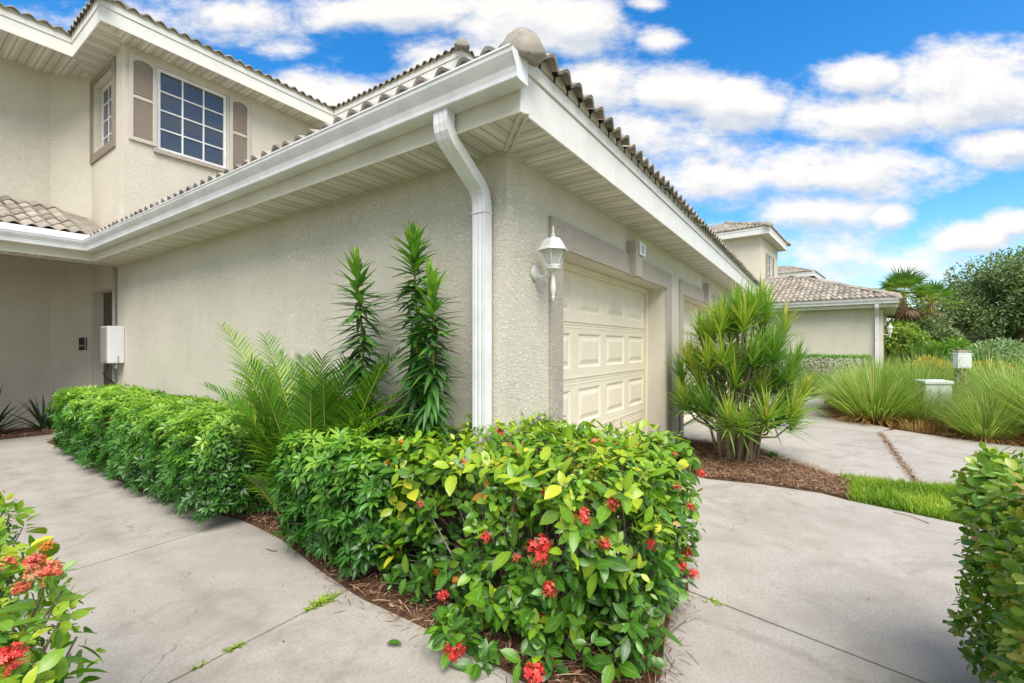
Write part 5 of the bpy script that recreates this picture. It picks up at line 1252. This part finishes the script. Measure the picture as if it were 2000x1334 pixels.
def field(vec):
    cur = None
    for (a, t, ra, rt, w) in blobs:
        s = wn('ShaderNodeVectorMath', operation='SUBTRACT'); LK.new(vec, s.inputs[0]); s.inputs[1].default_value = (a, t, 0)
        m = wn('ShaderNodeVectorMath', operation='MULTIPLY'); LK.new(s.outputs[0], m.inputs[0]); m.inputs[1].default_value = (1/ra, 1/rt, 0)
        l = wn('ShaderNodeVectorMath', operation='LENGTH'); LK.new(m.outputs[0], l.inputs[0])
        v = wm('MULTIPLY', wm('SUBTRACT', 1.0, l.outputs['Value']), w)
        cur = v if cur is None else wm('MAXIMUM', cur, v)
    nz = wn('ShaderNodeTexNoise'); nz.inputs['Scale'].default_value = 4.2; nz.inputs['Detail'].default_value = 12; nz.inputs['Roughness'].default_value = .64; nz.inputs['Distortion'].default_value = 0; m2 = wn('ShaderNodeMapping'); m2.inputs['Scale'].default_value = (.85, 1.6, 1); m2.inputs['Location'].default_value = (3.3, 1.7, 0); LK.new(vec, m2.inputs[0]); LK.new(m2.outputs[0], nz.inputs['Vector'])
    # unseen clouds outside the mapped sky, added to even and whiten the light
    gz = wn('ShaderNodeTexNoise'); gz.inputs['Scale'].default_value = 2.2; gz.inputs['Detail'].default_value = 3; LK.new(AG, gz.inputs['Vector'])
    away = wm('LESS_THAN', dF, .5)
    gen = wm('SUBTRACT', wm('MULTIPLY', wm('SUBTRACT', gz.outputs['Fac'], .36), 3.), wm('MULTIPLY', wm('SUBTRACT', 1, away), 9))
    cur = wm('MAXIMUM', cur, gen)
    return wm('ADD', wm('MAXIMUM', cur, -1.2), wm('MULTIPLY', wm('SUBTRACT', nz.outputs['Fac'], .5), 2.3))
f1 = field(AT)
off = wn('ShaderNodeVectorMath', operation='ADD'); LK.new(AT, off.inputs[0]); off.inputs[1].default_value = (-.015, .035, 0)
f2 = field(off.outputs[0])
dens = wn('ShaderNodeMapRange', interpolation_type='SMOOTHSTEP'); LK.new(f1, dens.inputs[0]); dens.inputs[1].default_value = -.02; dens.inputs[2].default_value = .58
shade = wm('ADD', wm('MULTIPLY', wm('SUBTRACT', f1, f2), 1.15), .58, clamp=True)
cr = wn('ShaderNodeValToRGB'); LK.new(shade, cr.inputs[0]); cr.color_ramp.elements[0].color = (.68, .73, .80, 1); cr.color_ramp.elements[0].position = .15; cr.color_ramp.elements[1].color = (1.04, 1.0, .96, 1); cr.color_ramp.elements[1].position = .8
hs = wn('ShaderNodeHueSaturation'); LK.new(sky.outputs[0], hs.inputs['Color']); hs.inputs['Saturation'].default_value = 1.42
b1 = wn('ShaderNodeBackground'); LK.new(hs.outputs[0], b1.inputs[0]); b1.inputs[1].default_value = .069
b2 = wn('ShaderNodeBackground'); LK.new(cr.outputs[0], b2.inputs[0]); b2.inputs[1].default_value = .272
mx = wn('ShaderNodeMixShader'); LK.new(wm('MULTIPLY', dens.outputs[0], .96), mx.inputs[0]); LK.new(b1.outputs[0], mx.inputs[1]); LK.new(b2.outputs[0], mx.inputs[2])
wo_ = wn('ShaderNodeOutputWorld'); LK.new(mx.outputs[0], wo_.inputs[0])

sl_ = bpy.data.lights.new('sun', 'SUN'); sl_.energy = 1.45; sl_.angle = math.radians(44); sl_.color = (1, .945, .86)
so = bpy.data.objects.new('sun', sl_); COL.objects.link(so); so.rotation_euler = SUN.to_track_quat('Z', 'Y').to_euler(); so.location = (-3, -8, 12)

cam = bpy.data.cameras.new('camera'); co = bpy.data.objects.new('camera', cam); COL.objects.link(co)
cam.sensor_width = 36; cam.lens = 876/2000*36; cam.clip_end = 800; cam.clip_start = .05; cam.shift_y = 8/2000
co.location = CAM; co.rotation_euler = (PI/2, 0, AZ0-PI/2)
SC.camera = co
SC.view_settings.view_transform = 'Standard'; SC.view_settings.look = 'None'; SC.view_settings.exposure = 1.92; SC.view_settings.gamma = 1
SC.cycles.max_bounces = 8; SC.cycles.transparent_max_bounces = 8
for o in bpy.data.objects:
    if '_local' in o: del o['_local']
